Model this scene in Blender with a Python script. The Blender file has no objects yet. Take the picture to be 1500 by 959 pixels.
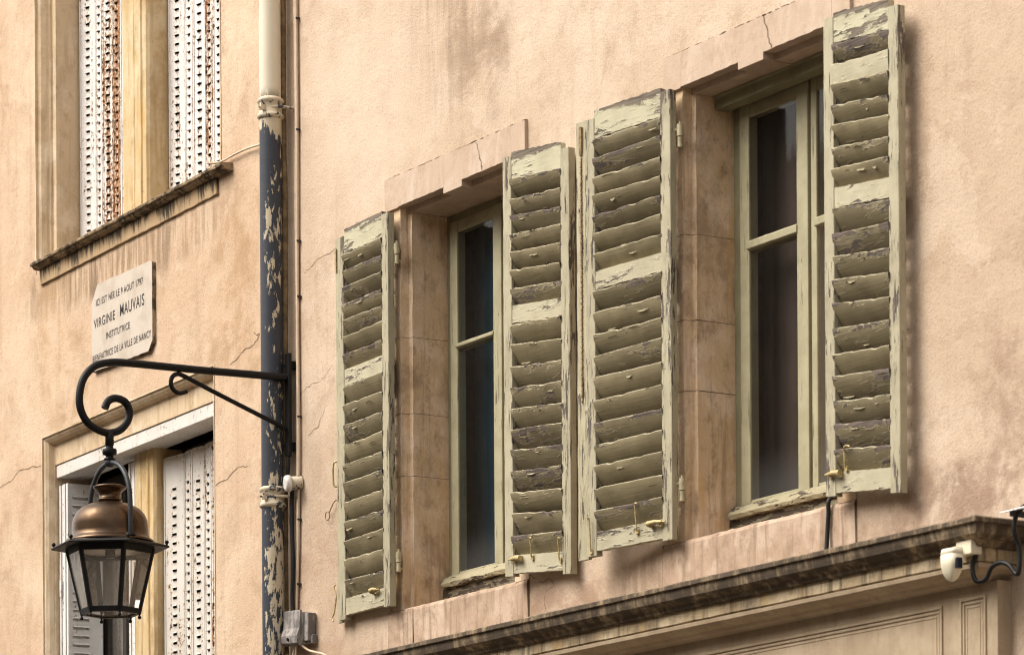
import bpy, bmesh, math, random
from math import sin, cos, pi, radians, sqrt
from mathutils import Vector, Matrix, noise as mnoise
random.seed(7)
S = bpy.context.scene
COL = S.collection

# ------------------------------------------------------------------ frames
# both facades are described in metres: u along the wall, d out from the wall
# towards the street, z up.  FR = right house, FL = left house (turned 2.3 deg)
DELTA = 0.0400
CX = -1.147
def FR(u, d, z): return Vector((u, -d, z))
UL = Vector((cos(DELTA), -sin(DELTA), 0)); NL = Vector((sin(DELTA), cos(DELTA), 0))
def FL(u, d, z): return Vector((CX, 0, 0)) + UL*u - NL*d + Vector((0, 0, z))
UB = -1.02                                    # plane of the lantern bracket
def FB(s, w, z): return Vector((UB + w, -(s+.032), z))

# ------------------------------------------------------------------ node helper
class NT:
    def __init__(s, name):
        s.mat = bpy.data.materials.new(name); s.mat.use_nodes = True
        s.t = s.mat.node_tree; s.t.nodes.clear()
        s.out = s.t.nodes.new('ShaderNodeOutputMaterial')
    def n(s, typ, **kw):
        x = s.t.nodes.new(typ)
        for k, v in kw.items(): setattr(x, k, v)
        return x
    def put(s, sock, v):
        if hasattr(v, 'is_output'): s.t.links.new(v, sock)
        elif isinstance(v, (tuple, list)):
            if sock.type == 'RGBA' and len(v) == 3: v = (*v, 1)
            sock.default_value = v
        else: sock.default_value = v
    def pos(s): return s.n('ShaderNodeNewGeometry').outputs['Position']
    def scl(s, v, sc):
        m = s.n('ShaderNodeMapping'); s.put(m.inputs['Vector'], v); m.inputs['Scale'].default_value = sc
        return m.outputs[0]
    def vadd(s, a, b):
        m = s.n('ShaderNodeVectorMath'); s.put(m.inputs[0], a); s.put(m.inputs[1], b); return m.outputs[0]
    def noise(s, v, scale, detail=4, rough=.55, dist=0.):
        m = s.n('ShaderNodeTexNoise'); s.put(m.inputs['Vector'], v)
        m.inputs['Scale'].default_value = scale; m.inputs['Detail'].default_value = detail
        m.inputs['Roughness'].default_value = rough; m.inputs['Distortion'].default_value = dist
        return m.outputs['Fac']
    def math(s, op, a, b=0., c=0., clamp=False):
        m = s.n('ShaderNodeMath', operation=op, use_clamp=clamp)
        s.put(m.inputs[0], a); s.put(m.inputs[1], b); s.put(m.inputs[2], c); return m.outputs[0]
    def step(s, v, a, b, lo=0., hi=1.):
        m = s.n('ShaderNodeMapRange', interpolation_type='SMOOTHSTEP')
        s.put(m.inputs[0], v); m.inputs[1].default_value = a; m.inputs[2].default_value = b
        m.inputs[3].default_value = lo; m.inputs[4].default_value = hi
        return m.outputs[0]
    def mix(s, a, b, f, mode='MIX'):
        m = s.n('ShaderNodeMix', data_type='RGBA', blend_type=mode)
        s.put(m.inputs[0], f); s.put(m.inputs[6], a); s.put(m.inputs[7], b); return m.outputs[2]
    def sep(s, v):
        m = s.n('ShaderNodeSeparateXYZ'); s.put(m.inputs[0], v); return m.outputs
    def bump(s, h, dist, strength=1., nrm=None):
        m = s.n('ShaderNodeBump'); s.put(m.inputs['Height'], h)
        m.inputs['Distance'].default_value = dist; m.inputs['Strength'].default_value = strength
        if nrm is not None: s.put(m.inputs['Normal'], nrm)
        return m.outputs[0]
    def pbr(s, col, rough=.8, metal=0., nrm=None, spec=.3):
        m = s.n('ShaderNodeBsdfPrincipled')
        s.put(m.inputs['Base Color'], col); s.put(m.inputs['Roughness'], rough); s.put(m.inputs['Metallic'], metal)
        m.inputs['Specular IOR Level'].default_value = spec
        if nrm is not None: s.put(m.inputs['Normal'], nrm)
        s.t.links.new(m.outputs[0], s.out.inputs[0]); return s.mat
    def blob(s, x, z, cx, cz, rx, rz, wob=None, k=.5):
        """soft patch round (cx, cz) in wall metres, its outline broken up by a noise"""
        a = s.math('DIVIDE', s.math('SUBTRACT', x, cx), rx); b = s.math('DIVIDE', s.math('SUBTRACT', z, cz), rz)
        r = s.math('ADD', s.math('MULTIPLY', a, a), s.math('MULTIPLY', b, b))
        if wob is not None: r = s.math('ADD', r, s.math('MULTIPLY', s.math('SUBTRACT', wob, .5), k*4))
        return s.step(r, .1, 1.3, 1., 0.)

# ------------------------------------------------------------------ materials
def plaster(name, base, pale, dark, blobs, bumpd=.006, streakk=.35, seed=0.):
    N = NT(name); P = N.vadd(N.pos(), (seed, seed*.7, 0)); raw = N.sep(N.pos())
    x, z = raw[0], raw[2]
    big = N.noise(P, .9, 5, .6); mid = N.noise(P, 4.5, 7, .7, .3); fine = N.noise(P, 85, 4, .7)
    grit = N.noise(P, 210, 2, .5)
    streak = N.noise(N.scl(P, (9, 9, .55)), 1.2, 5, .6)
    c = N.mix(base, pale, N.step(big, .42, .66))
    c = N.mix(c, dark, N.math('MULTIPLY', N.step(mid, .46, .72), .62))
    c = N.mix(c, dark, N.math('MULTIPLY', N.step(N.noise(P, 19, 6, .75, .8), .54, .70), .40))
    c = N.mix(c, pale, N.math('MULTIPLY', N.step(N.noise(P, 11, 5, .7, .6), .55, .72), .35))
    c = N.mix(c, dark, N.math('MULTIPLY', N.step(streak, .52, .75), streakk))
    c = N.mix(c, N.mix(base, dark, .35), N.math('MULTIPLY', N.step(N.noise(P, 1.7, 7, .72, .3), .53, .57), .26))
    c = N.mix(c, N.mix(pale, (.8, .72, .62), .3), N.math('MULTIPLY', N.step(N.noise(N.vadd(P, (9, 4, 2)), 2.3, 7, .74, .3), .555, .59), .28))
    wob = N.noise(P, 3.2, 5, .6); fw = N.noise(N.scl(P, (14, 14, 1.3)), 1.5, 5, .65)
    for (cx, cz, rx, rz, col, amt, kind) in blobs:
        m = N.blob(x, z, cx, cz, rx, rz, wob, .35)
        if kind == 's': m = N.math('MULTIPLY', m, N.step(fw, .38, .66))
        elif kind == 'm': m = N.math('MULTIPLY', m, N.step(mid, .36, .62))
        c = N.mix(c, col, N.math('MULTIPLY', m, amt))
    c = N.mix(c, N.mix(c, (0, 0, 0), .4), N.math('MULTIPLY', N.step(fine, .50, .66), .45))
    c = N.mix(c, N.mix(c, (.9, .8, .65), .35), N.math('MULTIPLY', N.step(grit, .55, .75), .4))
    h = N.math('ADD', N.math('MULTIPLY', fine, .55), N.math('MULTIPLY', grit, .25))
    h = N.math('ADD', h, N.math('MULTIPLY', N.noise(P, 42, 5, .7), .35))
    h = N.math('ADD', h, N.math('MULTIPLY', mid, .9)); h = N.math('ADD', h, N.math('MULTIPLY', N.noise(N.scl(P, (1, 1, 1.6)), 2.2, 3, .5), 2.2))
    return N.pbr(c, .93, 0, N.bump(h, bumpd, .8), .15)

STAIN = (.16, .10, .065); SOOT = (.045, .036, .03)
M = {}
M['plaster_right'] = plaster('rosy plaster', (.53, .405, .30), (.63, .505, .395), (.375, .262, .178), [
    (.35, 6.75, .42, .75, (.27, .19, .13), .6, 's'), (.62, 6.35, .32, .40, (.30, .215, .155), .6, 'm'),
    (1.5, 3.8, 1.6, .16, (.30, .19, .135), .6, 'm'), (3.9, 3.85, .8, .22, (.27, .175, .13), .75, 'm'),
    (4.35, 4.15, .5, .45, (.32, .21, .155), .55, 'm'), (-.8, 4.1, .3, .5, (.42, .27, .19), .4, 'm'),
    (1.95, 3.85, .35, .12, (.22, .14, .10), .6, 's'), (.1, 3.82, .5, .1, (.30, .19, .14), .5, 's'),
    (-.3, 6.3, .7, .6, (.66, .53, .42), .5, 'n')], .0055)
M['plaster_left'] = plaster('ochre plaster', (.56, .405, .285), (.635, .49, .36), (.37, .245, .155), [
    (-3.4, 6.16, .95, .16, (.20, .13, .075), .85, 's'), (-4.0, 6.22, .25, .12, (.24, .16, .095), .7, 'm'), (-2.4, 6.12, .8, .14, (.26, .17, .10), .7, 's'),
    (-3.6, 5.3, .35, .7, (.36, .225, .115), .6, 'm'), (-1.6, 5.75, .4, .6, (.40, .25, .13), .5, 'm'),
    (-3.32, 6.05, .06, .16, (.15, .11, .09), .8, 's'), (-2.48, 6.12, .09, .2, (.28, .20, .14), .7, 's'),
    (-3.9, 6.6, .25, 1.4, (.50, .33, .19), .6, 'm')], .0055, .4, 3.1)

def stone(name, base, pale, dark, streak=.4, seed=0., warm=None, bd=.004):
    N = NT(name); P = N.vadd(N.pos(), (seed, 0, seed))
    big = N.noise(P, 5, 6, .65, .2); mid = N.noise(N.scl(P, (1, 1, .7)), 14, 7, .78); fine = N.noise(P, 95, 3, .6)
    st = N.noise(N.scl(P, (26, 26, 1.6)), 1., 5, .65)
    c = N.mix(base, pale, N.step(big, .45, .62))
    c = N.mix(c, dark, N.math('MULTIPLY', N.step(mid, .48, .74), .7))
    c = N.mix(c, dark, N.math('MULTIPLY', N.step(N.noise(N.scl(P, (1, 1, .6)), 3.2, 6, .72, .2), .48, .68), .6))
    c = N.mix(c, dark, N.math('MULTIPLY', N.step(st, .5, .68), streak))
    if warm: c = N.mix(c, warm, N.math('MULTIPLY', N.step(N.noise(N.scl(P, (9, 9, 1.2)), 1.3, 4), .55, .7), .6))
    c = N.mix(c, SOOT, N.math('MULTIPLY', N.step(fine, .66, .76), .5))
    h = N.math('ADD', N.math('MULTIPLY', mid, .8), N.math('MULTIPLY', fine, .4))
    return N.pbr(c, .92, 0, N.bump(h, bd, .7), .15)
M['lintel_stone'] = stone('dressed lintel stone', (.51, .395, .305), (.57, .455, .365), (.40, .285, .21), .2)
M['jamb_stone'] = stone('weathered jamb stone', (.64, .475, .315), (.73, .57, .43), (.22, .14, .085), .5, 2., (.62, .40, .18), .009)
M['sill_stone'] = stone('rosy sill stone', (.46, .335, .25), (.56, .435, .34), (.20, .13, .085), .6, 5.)
M['left_stone'] = stone('pale ochre stone', (.62, .48, .325), (.70, .575, .42), (.36, .245, .145), .45, 8.)
M['mullion_stone'] = stone('yellowed mullion stone', (.56, .42, .24), (.62, .50, .33), (.34, .22, .10), .45, 3., (.56, .36, .12))
M['frieze_stone'] = stone('streaked frieze stone', (.50, .39, .25), (.64, .53, .37), (.10, .075, .055), .75, 1., (.52, .34, .13))
M['shopfront'] = stone('tan painted shopfront', (.43, .335, .235), (.48, .385, .275), (.32, .235, .16), .3, 4., None, .002)
# black crust on the cornice: soot broken by paler washed runs
N = NT('sooty cornice'); P = N.pos()
st = N.noise(N.scl(P, (17, 17, 1.1)), 1.2, 6, .7); bl = N.noise(P, 6, 6, .7)
c = N.mix((.085, .066, .050), (.25, .19, .125), N.step(N.math('ADD', N.math('MULTIPLY', st, .5), N.math('MULTIPLY', bl, .5)), .46, .62)); c = N.mix(c, (.36, .27, .18), N.math('MULTIPLY', N.step(N.math('MULTIPLY', st, bl), .28, .38), .7))
M['cornice_soot'] = N.pbr(c, .95, 0, N.bump(N.noise(P, 40, 5, .7), .005, .7), .1)
N = NT('mossy sill'); P = N.pos()
st = N.noise(N.scl(P, (30, 30, 4)), 1., 6, .7); bl = N.noise(P, 14, 6, .75)
c = N.mix((.34, .255, .165), (.075, .058, .042), N.step(bl, .42, .60)); c = N.mix(c, (.52, .42, .30), N.math('MULTIPLY', N.step(st, .55, .66), .8))
M['left_sill'] = N.pbr(c, .95, 0, N.bump(bl, .005, .8), .1)
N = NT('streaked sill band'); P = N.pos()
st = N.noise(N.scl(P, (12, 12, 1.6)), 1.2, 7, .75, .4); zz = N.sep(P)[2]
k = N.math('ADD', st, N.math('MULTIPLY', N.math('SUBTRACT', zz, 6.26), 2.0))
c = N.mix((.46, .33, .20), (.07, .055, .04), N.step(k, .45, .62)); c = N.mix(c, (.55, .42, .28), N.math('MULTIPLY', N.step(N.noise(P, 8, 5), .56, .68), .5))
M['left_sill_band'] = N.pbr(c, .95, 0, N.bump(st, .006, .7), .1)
def flat(name, col, rough=.8, metal=0., var=.25, sc=30, bd=0., spec=.3):
    N = NT(name); P = N.pos(); f = N.noise(P, sc, 4, .6)
    c = N.mix(col, tuple(x*(1-var) for x in col), N.step(f, .35, .7))
    return N.pbr(c, rough, metal, N.bump(f, bd, .6) if bd else None, spec)
M['dirt'] = flat('dark joint dirt', (.19, .125, .085), .95)
M['crack'] = flat('hairline crack', (.21, .14, .09), .95)
M['iron'] = flat('black painted iron', (.008, .008, .009), .5, 0, .3, 40, .0008, .22)
M['iron_grey'] = flat('worn grey iron', (.05, .055, .065), .45, .3, .3, 30, .0005)
N = NT('tarnished copper'); P = N.pos(); f = N.noise(P, 9, 5, .6); g = N.noise(N.scl(P, (40, 40, 6)), 1., 3)
c = N.mix((.105, .063, .037), (.06, .038, .023), N.step(f, .4, .68)); c = N.mix(c, (.075, .045, .028), N.math('MULTIPLY', N.step(g, .55, .75), .5))
M['copper'] = N.pbr(c, N.step(f, .3, .7, .24, .40), .85, N.bump(f, .002, .3), .4)
N = NT('navy pipe paint peeling to cream'); P = N.pos(); raw = N.sep(P)
f = N.noise(N.scl(P, (1, 1, .32)), 44, 7, .66, .2); g = N.noise(N.scl(P, (1, 1, .4)), 9, 4, .6)
h = N.step(raw[2], 5.6, 4.0, -.01, .05)                      # more paint has come off low down
h2 = N.step(raw[2], 6.27, 6.45, 0., .28)                    # and right under the collar
side = N.step(raw[0], -1.10, -1.05, -.05, .075)            # the house side has lost more
k = N.math('ADD', N.math('ADD', N.math('ADD', N.math('MULTIPLY', f, .6), N.math('MULTIPLY', g, .4)), h), N.math('ADD', h2, side))
m = N.step(k, .60, .615)
c = N.mix(N.mix((.030, .036, .052), (.05, .056, .072), N.noise(P, 40, 4)), N.mix((.62, .55, .42), (.50, .42, .30), N.noise(P, 25, 4)), m)
M['pipe_navy'] = N.pbr(c, N.step(m, 0, 1, .5, .75), 0, N.bump(m, .0015, .8), .3)
N = NT('cream pipe paint'); P = N.pos(); raw = N.sep(P); f = N.noise(N.scl(P, (1, 1, .4)), 28, 5, .6)
mo = N.math('MULTIPLY', N.step(raw[2], 6.56, 6.49), N.step(f, .42, .5))
c = N.mix(N.mix((.74, .68, .56), (.66, .59, .46), N.noise(P, 6, 4)), (.14, .11, .06), N.math('MULTIPLY', mo, .85))
M['pipe_cream'] = N.pbr(c, .6, 0, N.bump(f, .001, .4), .3)
N = NT('cream collar, navy showing'); P = N.pos(); f = N.noise(P, 26, 5, .6)
M['pipe_collar'] = N.pbr(N.mix((.58, .50, .38), (.05, .055, .075), N.step(f, .56, .6)), .65, 0, N.bump(f, .001, .6), .3)

def wood(name, paint, paint2, bare, amt, axis='z', uvk=0., roughp=.62, topk=0., crackk=0.):
    """old oil paint flaking off grey wood; axis = grain direction"""
    N = NT(name); P = N.pos(); r = N.n('ShaderNodeObjectInfo').outputs['Random']
    P = N.vadd(P, N.n('ShaderNodeCombineXYZ').outputs[0]) if False else P
    comb = N.n('ShaderNodeCombineXYZ'); N.put(comb.inputs[0], N.math('MULTIPLY', r, 37.)); N.put(comb.inputs[2], N.math('MULTIPLY', r, 53.))
    P = N.vadd(P, comb.outputs[0])
    sc = (1, 1, .13) if axis == 'z' else (.20, .20, 1)
    f = N.noise(N.scl(P, sc), 62, 6, .62, .3); g = N.noise(N.scl(P, sc), 17, 4, .6, .2)
    k = N.math('ADD', N.math('MULTIPLY', f, .5), N.math('MULTIPLY', g, .5))
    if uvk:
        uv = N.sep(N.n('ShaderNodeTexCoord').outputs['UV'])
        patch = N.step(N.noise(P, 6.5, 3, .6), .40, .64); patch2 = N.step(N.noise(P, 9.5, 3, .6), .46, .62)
        edge = N.math('ADD', N.math('MULTIPLY', N.step(uv[1], .62, .97, 0, uvk), patch), N.math('MULTIPLY', N.step(uv[1], .30, .06, 0, uvk*1.5), patch2))  # worn paint edges; the bare foot also paints in shade between slats
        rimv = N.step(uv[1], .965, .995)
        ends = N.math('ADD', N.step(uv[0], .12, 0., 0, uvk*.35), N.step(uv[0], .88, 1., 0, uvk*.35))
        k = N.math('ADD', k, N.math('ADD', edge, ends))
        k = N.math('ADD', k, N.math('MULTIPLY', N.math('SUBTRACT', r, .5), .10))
    if topk:
        k = N.math('ADD', k, N.step(N.sep(N.n('ShaderNodeTexCoord').outputs['UV'])[1], .60, .95, 0, topk))
    m = N.step(k, amt, amt+.018)
    rim = N.math('SUBTRACT', N.step(k, amt-.045, amt), m, clamp=True)
    grain = N.noise(N.scl(P, (150, 150, 5) if axis == 'z' else (6, 6, 150)), 1., 4, .6)
    bc = N.mix(bare, tuple(x*.42 for x in bare), N.step(grain, .4, .66))
    pc = N.mix(paint, paint2, N.step(N.noise(P, 8, 5, .6), .35, .7))
    pc = N.mix(pc, tuple(x*.66 for x in paint2), N.math('MULTIPLY', r, .6 if uvk else .12))
    pc = N.mix(pc, tuple(x*.55 for x in paint2), N.math('MULTIPLY', N.step(N.noise(P, 45, 4, .7), .58, .74), .35))
    pc = N.mix(pc, tuple(min(1, x*1.35) for x in paint), N.math('MULTIPLY', rim, .55))
    if uvk: pc = N.mix(pc, (.48, .44, .32), N.math('MULTIPLY', rimv, .6))  # pale worn slat edge, with the light it catches painted in
    c = N.mix(pc, bc, m)
    c = N.mix(c, (.03, .024, .02), N.math('MULTIPLY', N.step(N.noise(N.scl(P, sc), 120, 4, .6), .68, .74), .7))
    if crackk:
        ck = N.step(N.noise(N.scl(P, (1, 1, .05)), 85, 4, .65),   .63, .67)
        c = N.mix(c, (.055, .045, .035), N.math('MULTIPLY', ck, crackk)); m = N.math('MAXIMUM', m, ck)
    h = N.math('ADD', N.math('MULTIPLY', m, -1.), N.math('MULTIPLY', grain, .35)); h = N.math('ADD', h, N.math('MULTIPLY', rim, .6))
    return N.pbr(c, N.step(m, 0, 1, roughp, .9), 0, N.bump(h, .0035, .9), .3)
BARE = (.165, .135, .115)
M['stile'] = wood('sage stile paint', (.44, .40, .285), (.35, .315, .22), BARE, .56, 'z', crackk=.85)
M['lip'] = wood('sage lip paint worn', (.46, .42, .29), (.36, .32, .21), BARE, .57, 'z', crackk=.8)
M['rail'] = wood('sage rail paint', (.485, .445, .32), (.39, .355, .25), BARE, .57, 'x')
M['rail_raw'] = wood('worn top rail', (.50, .47, .335), (.41, .38, .265), (.20, .165, .13), .565, 'x', topk=.14)
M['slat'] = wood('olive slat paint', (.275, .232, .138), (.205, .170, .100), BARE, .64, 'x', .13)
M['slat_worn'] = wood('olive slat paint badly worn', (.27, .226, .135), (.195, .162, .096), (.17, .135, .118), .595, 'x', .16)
M['flake'] = wood('curling paint flake', (.35, .31, .20), (.27, .235, .15), BARE, .70, 'x')
M['window_wood'] = wood('window paint', (.40, .37, .245), (.33, .30, .195), (.14, .105, .075), .645, 'z', crackk=.5)
M['frame_wood'] = wood('dull green frame paint', (.27, .25, .155), (.21, .19, .115), (.10, .075, .05), .64, 'z')
M['bar_wood'] = wood('worn weather bar paint', (.34, .30, .195), (.27, .235, .15), (.10, .075, .055), .545, 'x')
M['board_wood'] = wood('mouldy sill board', (.21, .185, .12), (.15, .13, .085), (.075, .055, .04), .50, 'x')
M['brass'] = flat('yellowed latch metal', (.55, .43, .20), .45, .2, .55, 60, .001, .5)
M['rust'] = flat('rusty chain', (.36, .24, .13), .8, .1, .6, 90, .001)
M['hinge'] = flat('cream painted hinge', (.52, .46, .30), .55, 0, .3, 40, .0005)

def whitemetal(name, rustamt, base=(.74, .715, .70)):
    N = NT(name); P = N.pos(); r = N.n('ShaderNodeObjectInfo').outputs['Random']
    comb = N.n('ShaderNodeCombineXYZ'); N.put(comb.inputs[2], N.math('MULTIPLY', r, 40.)); P2 = N.vadd(P, comb.outputs[0])
    st = N.noise(N.scl(P2, (40, 40, 2.2)), 1., 5, .65); sp = N.noise(P2, 55, 5, .65)
    k = N.math('ADD', N.math('MULTIPLY', st, .45), N.math('MULTIPLY', sp, .55))
    m = N.step(k, rustamt, rustamt+.04); m2 = N.step(k, rustamt-.05, rustamt+.03)
    c = N.mix(base, tuple(x*.86 for x in base), N.step(N.noise(P2, 5, 4), .35, .7))
    c = N.mix(c, (.55, .34, .16), N.math('MULTIPLY', m2, .6)); c = N.mix(c, N.mix((.42, .17, .045), (.06, .035, .022), N.step(sp, .44, .60)), m)
    return N.pbr(c, .55, 0, N.bump(m, .001, .5), .35)
M['white'] = whitemetal('white shutter metal', .57)
M['white_rusty'] = whitemetal('white shutter metal rusting', .485)
M['white_very_rusty'] = whitemetal('white shutter metal rusted through', .45, (.70, .64, .58))
M['white_grey'] = whitemetal('greyed shutter metal', .60, (.74, .73, .72))
M['white_worn'] = whitemetal('yellowed shutter metal', .565, (.64, .61, .57))  # duller base puts shading into the lower shutter's cream
M['pelmet'] = whitemetal('white pelmet with rust', .585, (.66, .63, .60))
M['slot_dark'] = flat('dark behind the louvres', (.04, .034, .03), .95)
M['room'] = flat('dim room', (.10, .085, .07), .9)
M['room_dark'] = flat('unlit room', (.03, .027, .025), .9)
M['curtain_brown'] = flat('brown curtain', (.15, .105, .08), .9, 0, .2, 3)  # brown of the pane reflection, put on an added sheet
M['curtain_blue'] = flat('dark blue blind', (.035, .11, .155), .9, 0, .25, 3)  # bluish pane reflection as a colour behind the glass
M['dark_wood'] = flat('dark window wood', (.05, .042, .035), .6, 0, .3, 30)
M['cable_beige'] = flat('beige cable', (.64, .50, .37), .6, 0, .12)
M['cable_brown'] = flat('brown conduit', (.27, .185, .095), .7, 0, .5, 25)
M['cable_black'] = flat('black cable', (.012, .012, .012), .5)
M['plastic_white'] = flat('white plastic', (.74, .72, .70), .4, 0, .06, 20)
M['plastic_cream'] = flat('cream plastic', (.78, .72, .56), .35, 0, .06, 12)
M['lens'] = flat('dark sensor lens', (.02, .025, .04), .15, 0, .1)
N = NT('weathered grey box'); P = N.pos(); f = N.noise(N.scl(P, (1, 1, .5)), 24, 6, .65)
M['box_grey'] = N.pbr(N.mix((.17, .155, .15), (.36, .33, .31), N.step(f, .42, .62)), .8, 0, N.bump(f, .002, .5), .2)
N = NT('pale marble'); P = N.pos(); f = N.noise(P, 7, 6, .6); g = N.noise(P, 60, 4, .6); st = N.noise(N.scl(P, (30, 30, 2)), 1, 4)
c = N.mix((.53, .465, .40), (.45, .38, .315), N.step(f, .42, .68)); c = N.mix(c, (.42, .32, .23), N.math('MULTIPLY', N.step(st, .6, .75), .35)); c = N.mix(c, (.35, .26, .18), N.math('MULTIPLY', N.step(g, .64, .74), .4))
M['marble'] = N.pbr(c, .6, 0, N.bump(g, .001, .4), .3)
M['letters'] = flat('black lettering', (.02, .018, .017), .7)
M['asphalt'] = flat('asphalt', (.05, .048, .045), .9, 0, .3, 20, .003)
M['paving'] = flat('paving', (.17, .15, .125), .9, 0, .3, 6, .003)
M['opp'] = plaster('brown plaster', (.33, .26, .19), (.37, .30, .22), (.25, .19, .14), [])
M['roof'] = flat('roof tiles', (.20, .10, .06), .85, 0, .4, 8)

def glass(name, tint, rmul, dirt=(.3, .3, .32), dz=None, grime_sheen=.06):  # dirt: film colour of dust, and of reflected sky in the lantern
    N = NT(name); P = N.pos()
    fr = N.n('ShaderNodeFresnel'); fr.inputs['IOR'].default_value = 1.5
    wav = N.bump(N.noise(P, 4, 3), .004, .5)
    tr = N.n('ShaderNodeBsdfTransparent'); N.put(tr.inputs[0], tint)
    gl = N.n('ShaderNodeBsdfGlossy'); gl.inputs['Roughness'].default_value = .06; N.put(gl.inputs['Normal'], wav)
    gl.inputs[0].default_value = (.9, .9, .9, 1)
    a = N.n('ShaderNodeMixShader'); N.put(a.inputs[0], N.math('MULTIPLY', fr.outputs[0], rmul)); N.put(a.inputs[1], tr.outputs[0]); N.put(a.inputs[2], gl.outputs[0])
    df = N.n('ShaderNodeBsdfDiffuse'); N.put(df.inputs[0], dirt)  # film colour: dust, and for the lantern reflected sky as well
    f = N.math('ADD', N.math('MULTIPLY', N.step(N.noise(N.scl(P, (3, 3, 1.)), 2., 5, .65), .3, .8), grime_sheen*.5), grime_sheen*.6)
    if dz:                                             # paler towards the foot of the pane
        f = N.math('ADD', f, N.math('MULTIPLY', N.step(N.sep(P)[2], dz+.20, dz), .14))
    b = N.n('ShaderNodeMixShader'); N.put(b.inputs[0], f); N.put(b.inputs[1], a.outputs[0]); N.put(b.inputs[2], df.outputs[0])
    N.t.links.new(b.outputs[0], N.out.inputs[0]); return N.mat
M['glass_pane'] = glass('dusty pane', (.80, .82, .84), .55, (.22, .215, .215), 4.15, .03)
M['glass_lantern'] = glass('smoky lantern glass', (.96, .94, .91), 1.0, (.78, .71, .63), None, .24)  # bright film stands in for sky reflected in dusty glass

# ------------------------------------------------------------------ mesh builder
class MB:
    def __init__(s): s.v = []; s.f = []; s.mi = []; s.sm = []; s.uv = {}
    def face(s, pts, mi=0, smooth=False, uv=None):
        b = len(s.v); s.v += [Vector(p) for p in pts]; s.f.append(tuple(range(b, b+len(pts)))); s.mi.append(mi); s.sm.append(smooth)
        if uv: s.uv[len(s.f)-1] = uv
    def grid(s, rows, mi=0, smooth=True, uvs=None, closed=False):
        """rows: list of equally long point lists"""
        b = len(s.v); n = len(rows[0])
        for r in rows: s.v += [Vector(p) for p in r]
        for i in range(len(rows)-1):
            for j in range(n if closed else n-1):
                j2 = (j+1) % n
                s.f.append((b+i*n+j, b+i*n+j2, b+(i+1)*n+j2, b+(i+1)*n+j)); s.mi.append(mi); s.sm.append(smooth)
                if uvs: s.uv[len(s.f)-1] = [uvs[i][j], uvs[i][j2], uvs[i+1][j2], uvs[i+1][j]]
    def box(s, F, a0, a1, b0, b1, c0, c1, mi=0, jit=0.):
        j = lambda: random.uniform(-jit, jit)
        p = [F(a+j(), b+j(), c+j()) for c in (c0, c1) for b in (b0, b1) for a in (a0, a1)]
        k = len(s.v); s.v += [Vector(q) for q in p]
        for q in ((0, 2, 3, 1), (4, 5, 7, 6), (0, 1, 5, 4), (1, 3, 7, 5), (3, 2, 6, 7), (2, 0, 4, 6)):
            s.f.append(tuple(k+i for i in q)); s.mi.append(mi); s.sm.append(False)
    def extr(s, F, prof, u0, u1, mi=0, smooth=False, seg=1, wob=0.):
        """profile of (d, z) points swept from u0 to u1, closed loop, capped; wob roughens the run"""
        n = len(prof); rows = []
        for i in range(seg+1):
            u = u0+(u1-u0)*i/seg
            rows.append([F(u, d+(random.uniform(-wob, wob) if wob else 0), z+(random.uniform(-wob, wob) if wob else 0)) for d, z in prof])
        s.grid(rows, mi, smooth, closed=True)
        s.face(rows[0], mi); s.face(list(reversed(rows[-1])), mi)
    def tube(s, path, r, n=10, mi=0, cap=True, rad=None):
        path = [Vector(p) for p in path]; rows = []; up = None
        for i, p in enumerate(path):
            t = (path[min(i+1, len(path)-1)]-path[max(i-1, 0)]).normalized()
            if up is None:
                up = t.orthogonal().normalized()
            up = (up - t*up.dot(t)).normalized(); bn = t.cross(up)
            rr = rad[i] if rad else r
            rows.append([p+(up*cos(2*pi*k/n)+bn*sin(2*pi*k/n))*rr for k in range(n)])
        s.grid(rows, mi, True, closed=True)
        if cap: s.face(list(reversed(rows[0])), mi); s.face(rows[-1], mi)
    def lathe(s, c, prof, n=40, mi=0, ang=None, smooth=True):
        rows = []
        for r, z in prof:
            rows.append([Vector((c[0]+max(r, 1e-4)*cos(2*pi*k/n), c[1]+max(r, 1e-4)*sin(2*pi*k/n), z)) for k in range(n)])
        s.grid(rows, mi, smooth, closed=True)
    def build(s, name, mats, parent, bevel=0., recalc=True):
        base = parent.location if parent is not None else Vector((0, 0, 0))
        p = parent
        while p is not None and p.parent is not None: p = p.parent; base = base + p.location
        me = bpy.data.meshes.new(name)
        me.from_pydata([v-base for v in s.v], [], s.f)
        if not isinstance(mats, (list, tuple)): mats = [mats]
        for m in mats: me.materials.append(M[m])
        me.polygons.foreach_set('material_index', s.mi); me.polygons.foreach_set('use_smooth', s.sm)
        if s.uv:
            L = me.uv_layers.new(name='UVMap')
            for fi, uv in s.uv.items():
                for k, li in enumerate(me.polygons[fi].loop_indices): L.data[li].uv = uv[k]
        if recalc:
            bm = bmesh.new(); bm.from_mesh(me); bmesh.ops.recalc_face_normals(bm, faces=bm.faces); bm.to_mesh(me); bm.free()
        me.update()
        o = bpy.data.objects.new(name, me); COL.objects.link(o)
        if parent is not None: o.parent = parent
        if bevel:
            b = o.modifiers.new('bevel', 'BEVEL'); b.width = bevel; b.segments = 2; b.limit_method = 'ANGLE'; b.angle_limit = radians(40)
        return o
def thing(name, label, cat, loc, group=None):
    o = bpy.data.objects.new(name, None); COL.objects.link(o); o.location = loc; o.empty_display_size = .1
    o['label'] = label; o['category'] = cat
    if group: o['group'] = group
    return o
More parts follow.
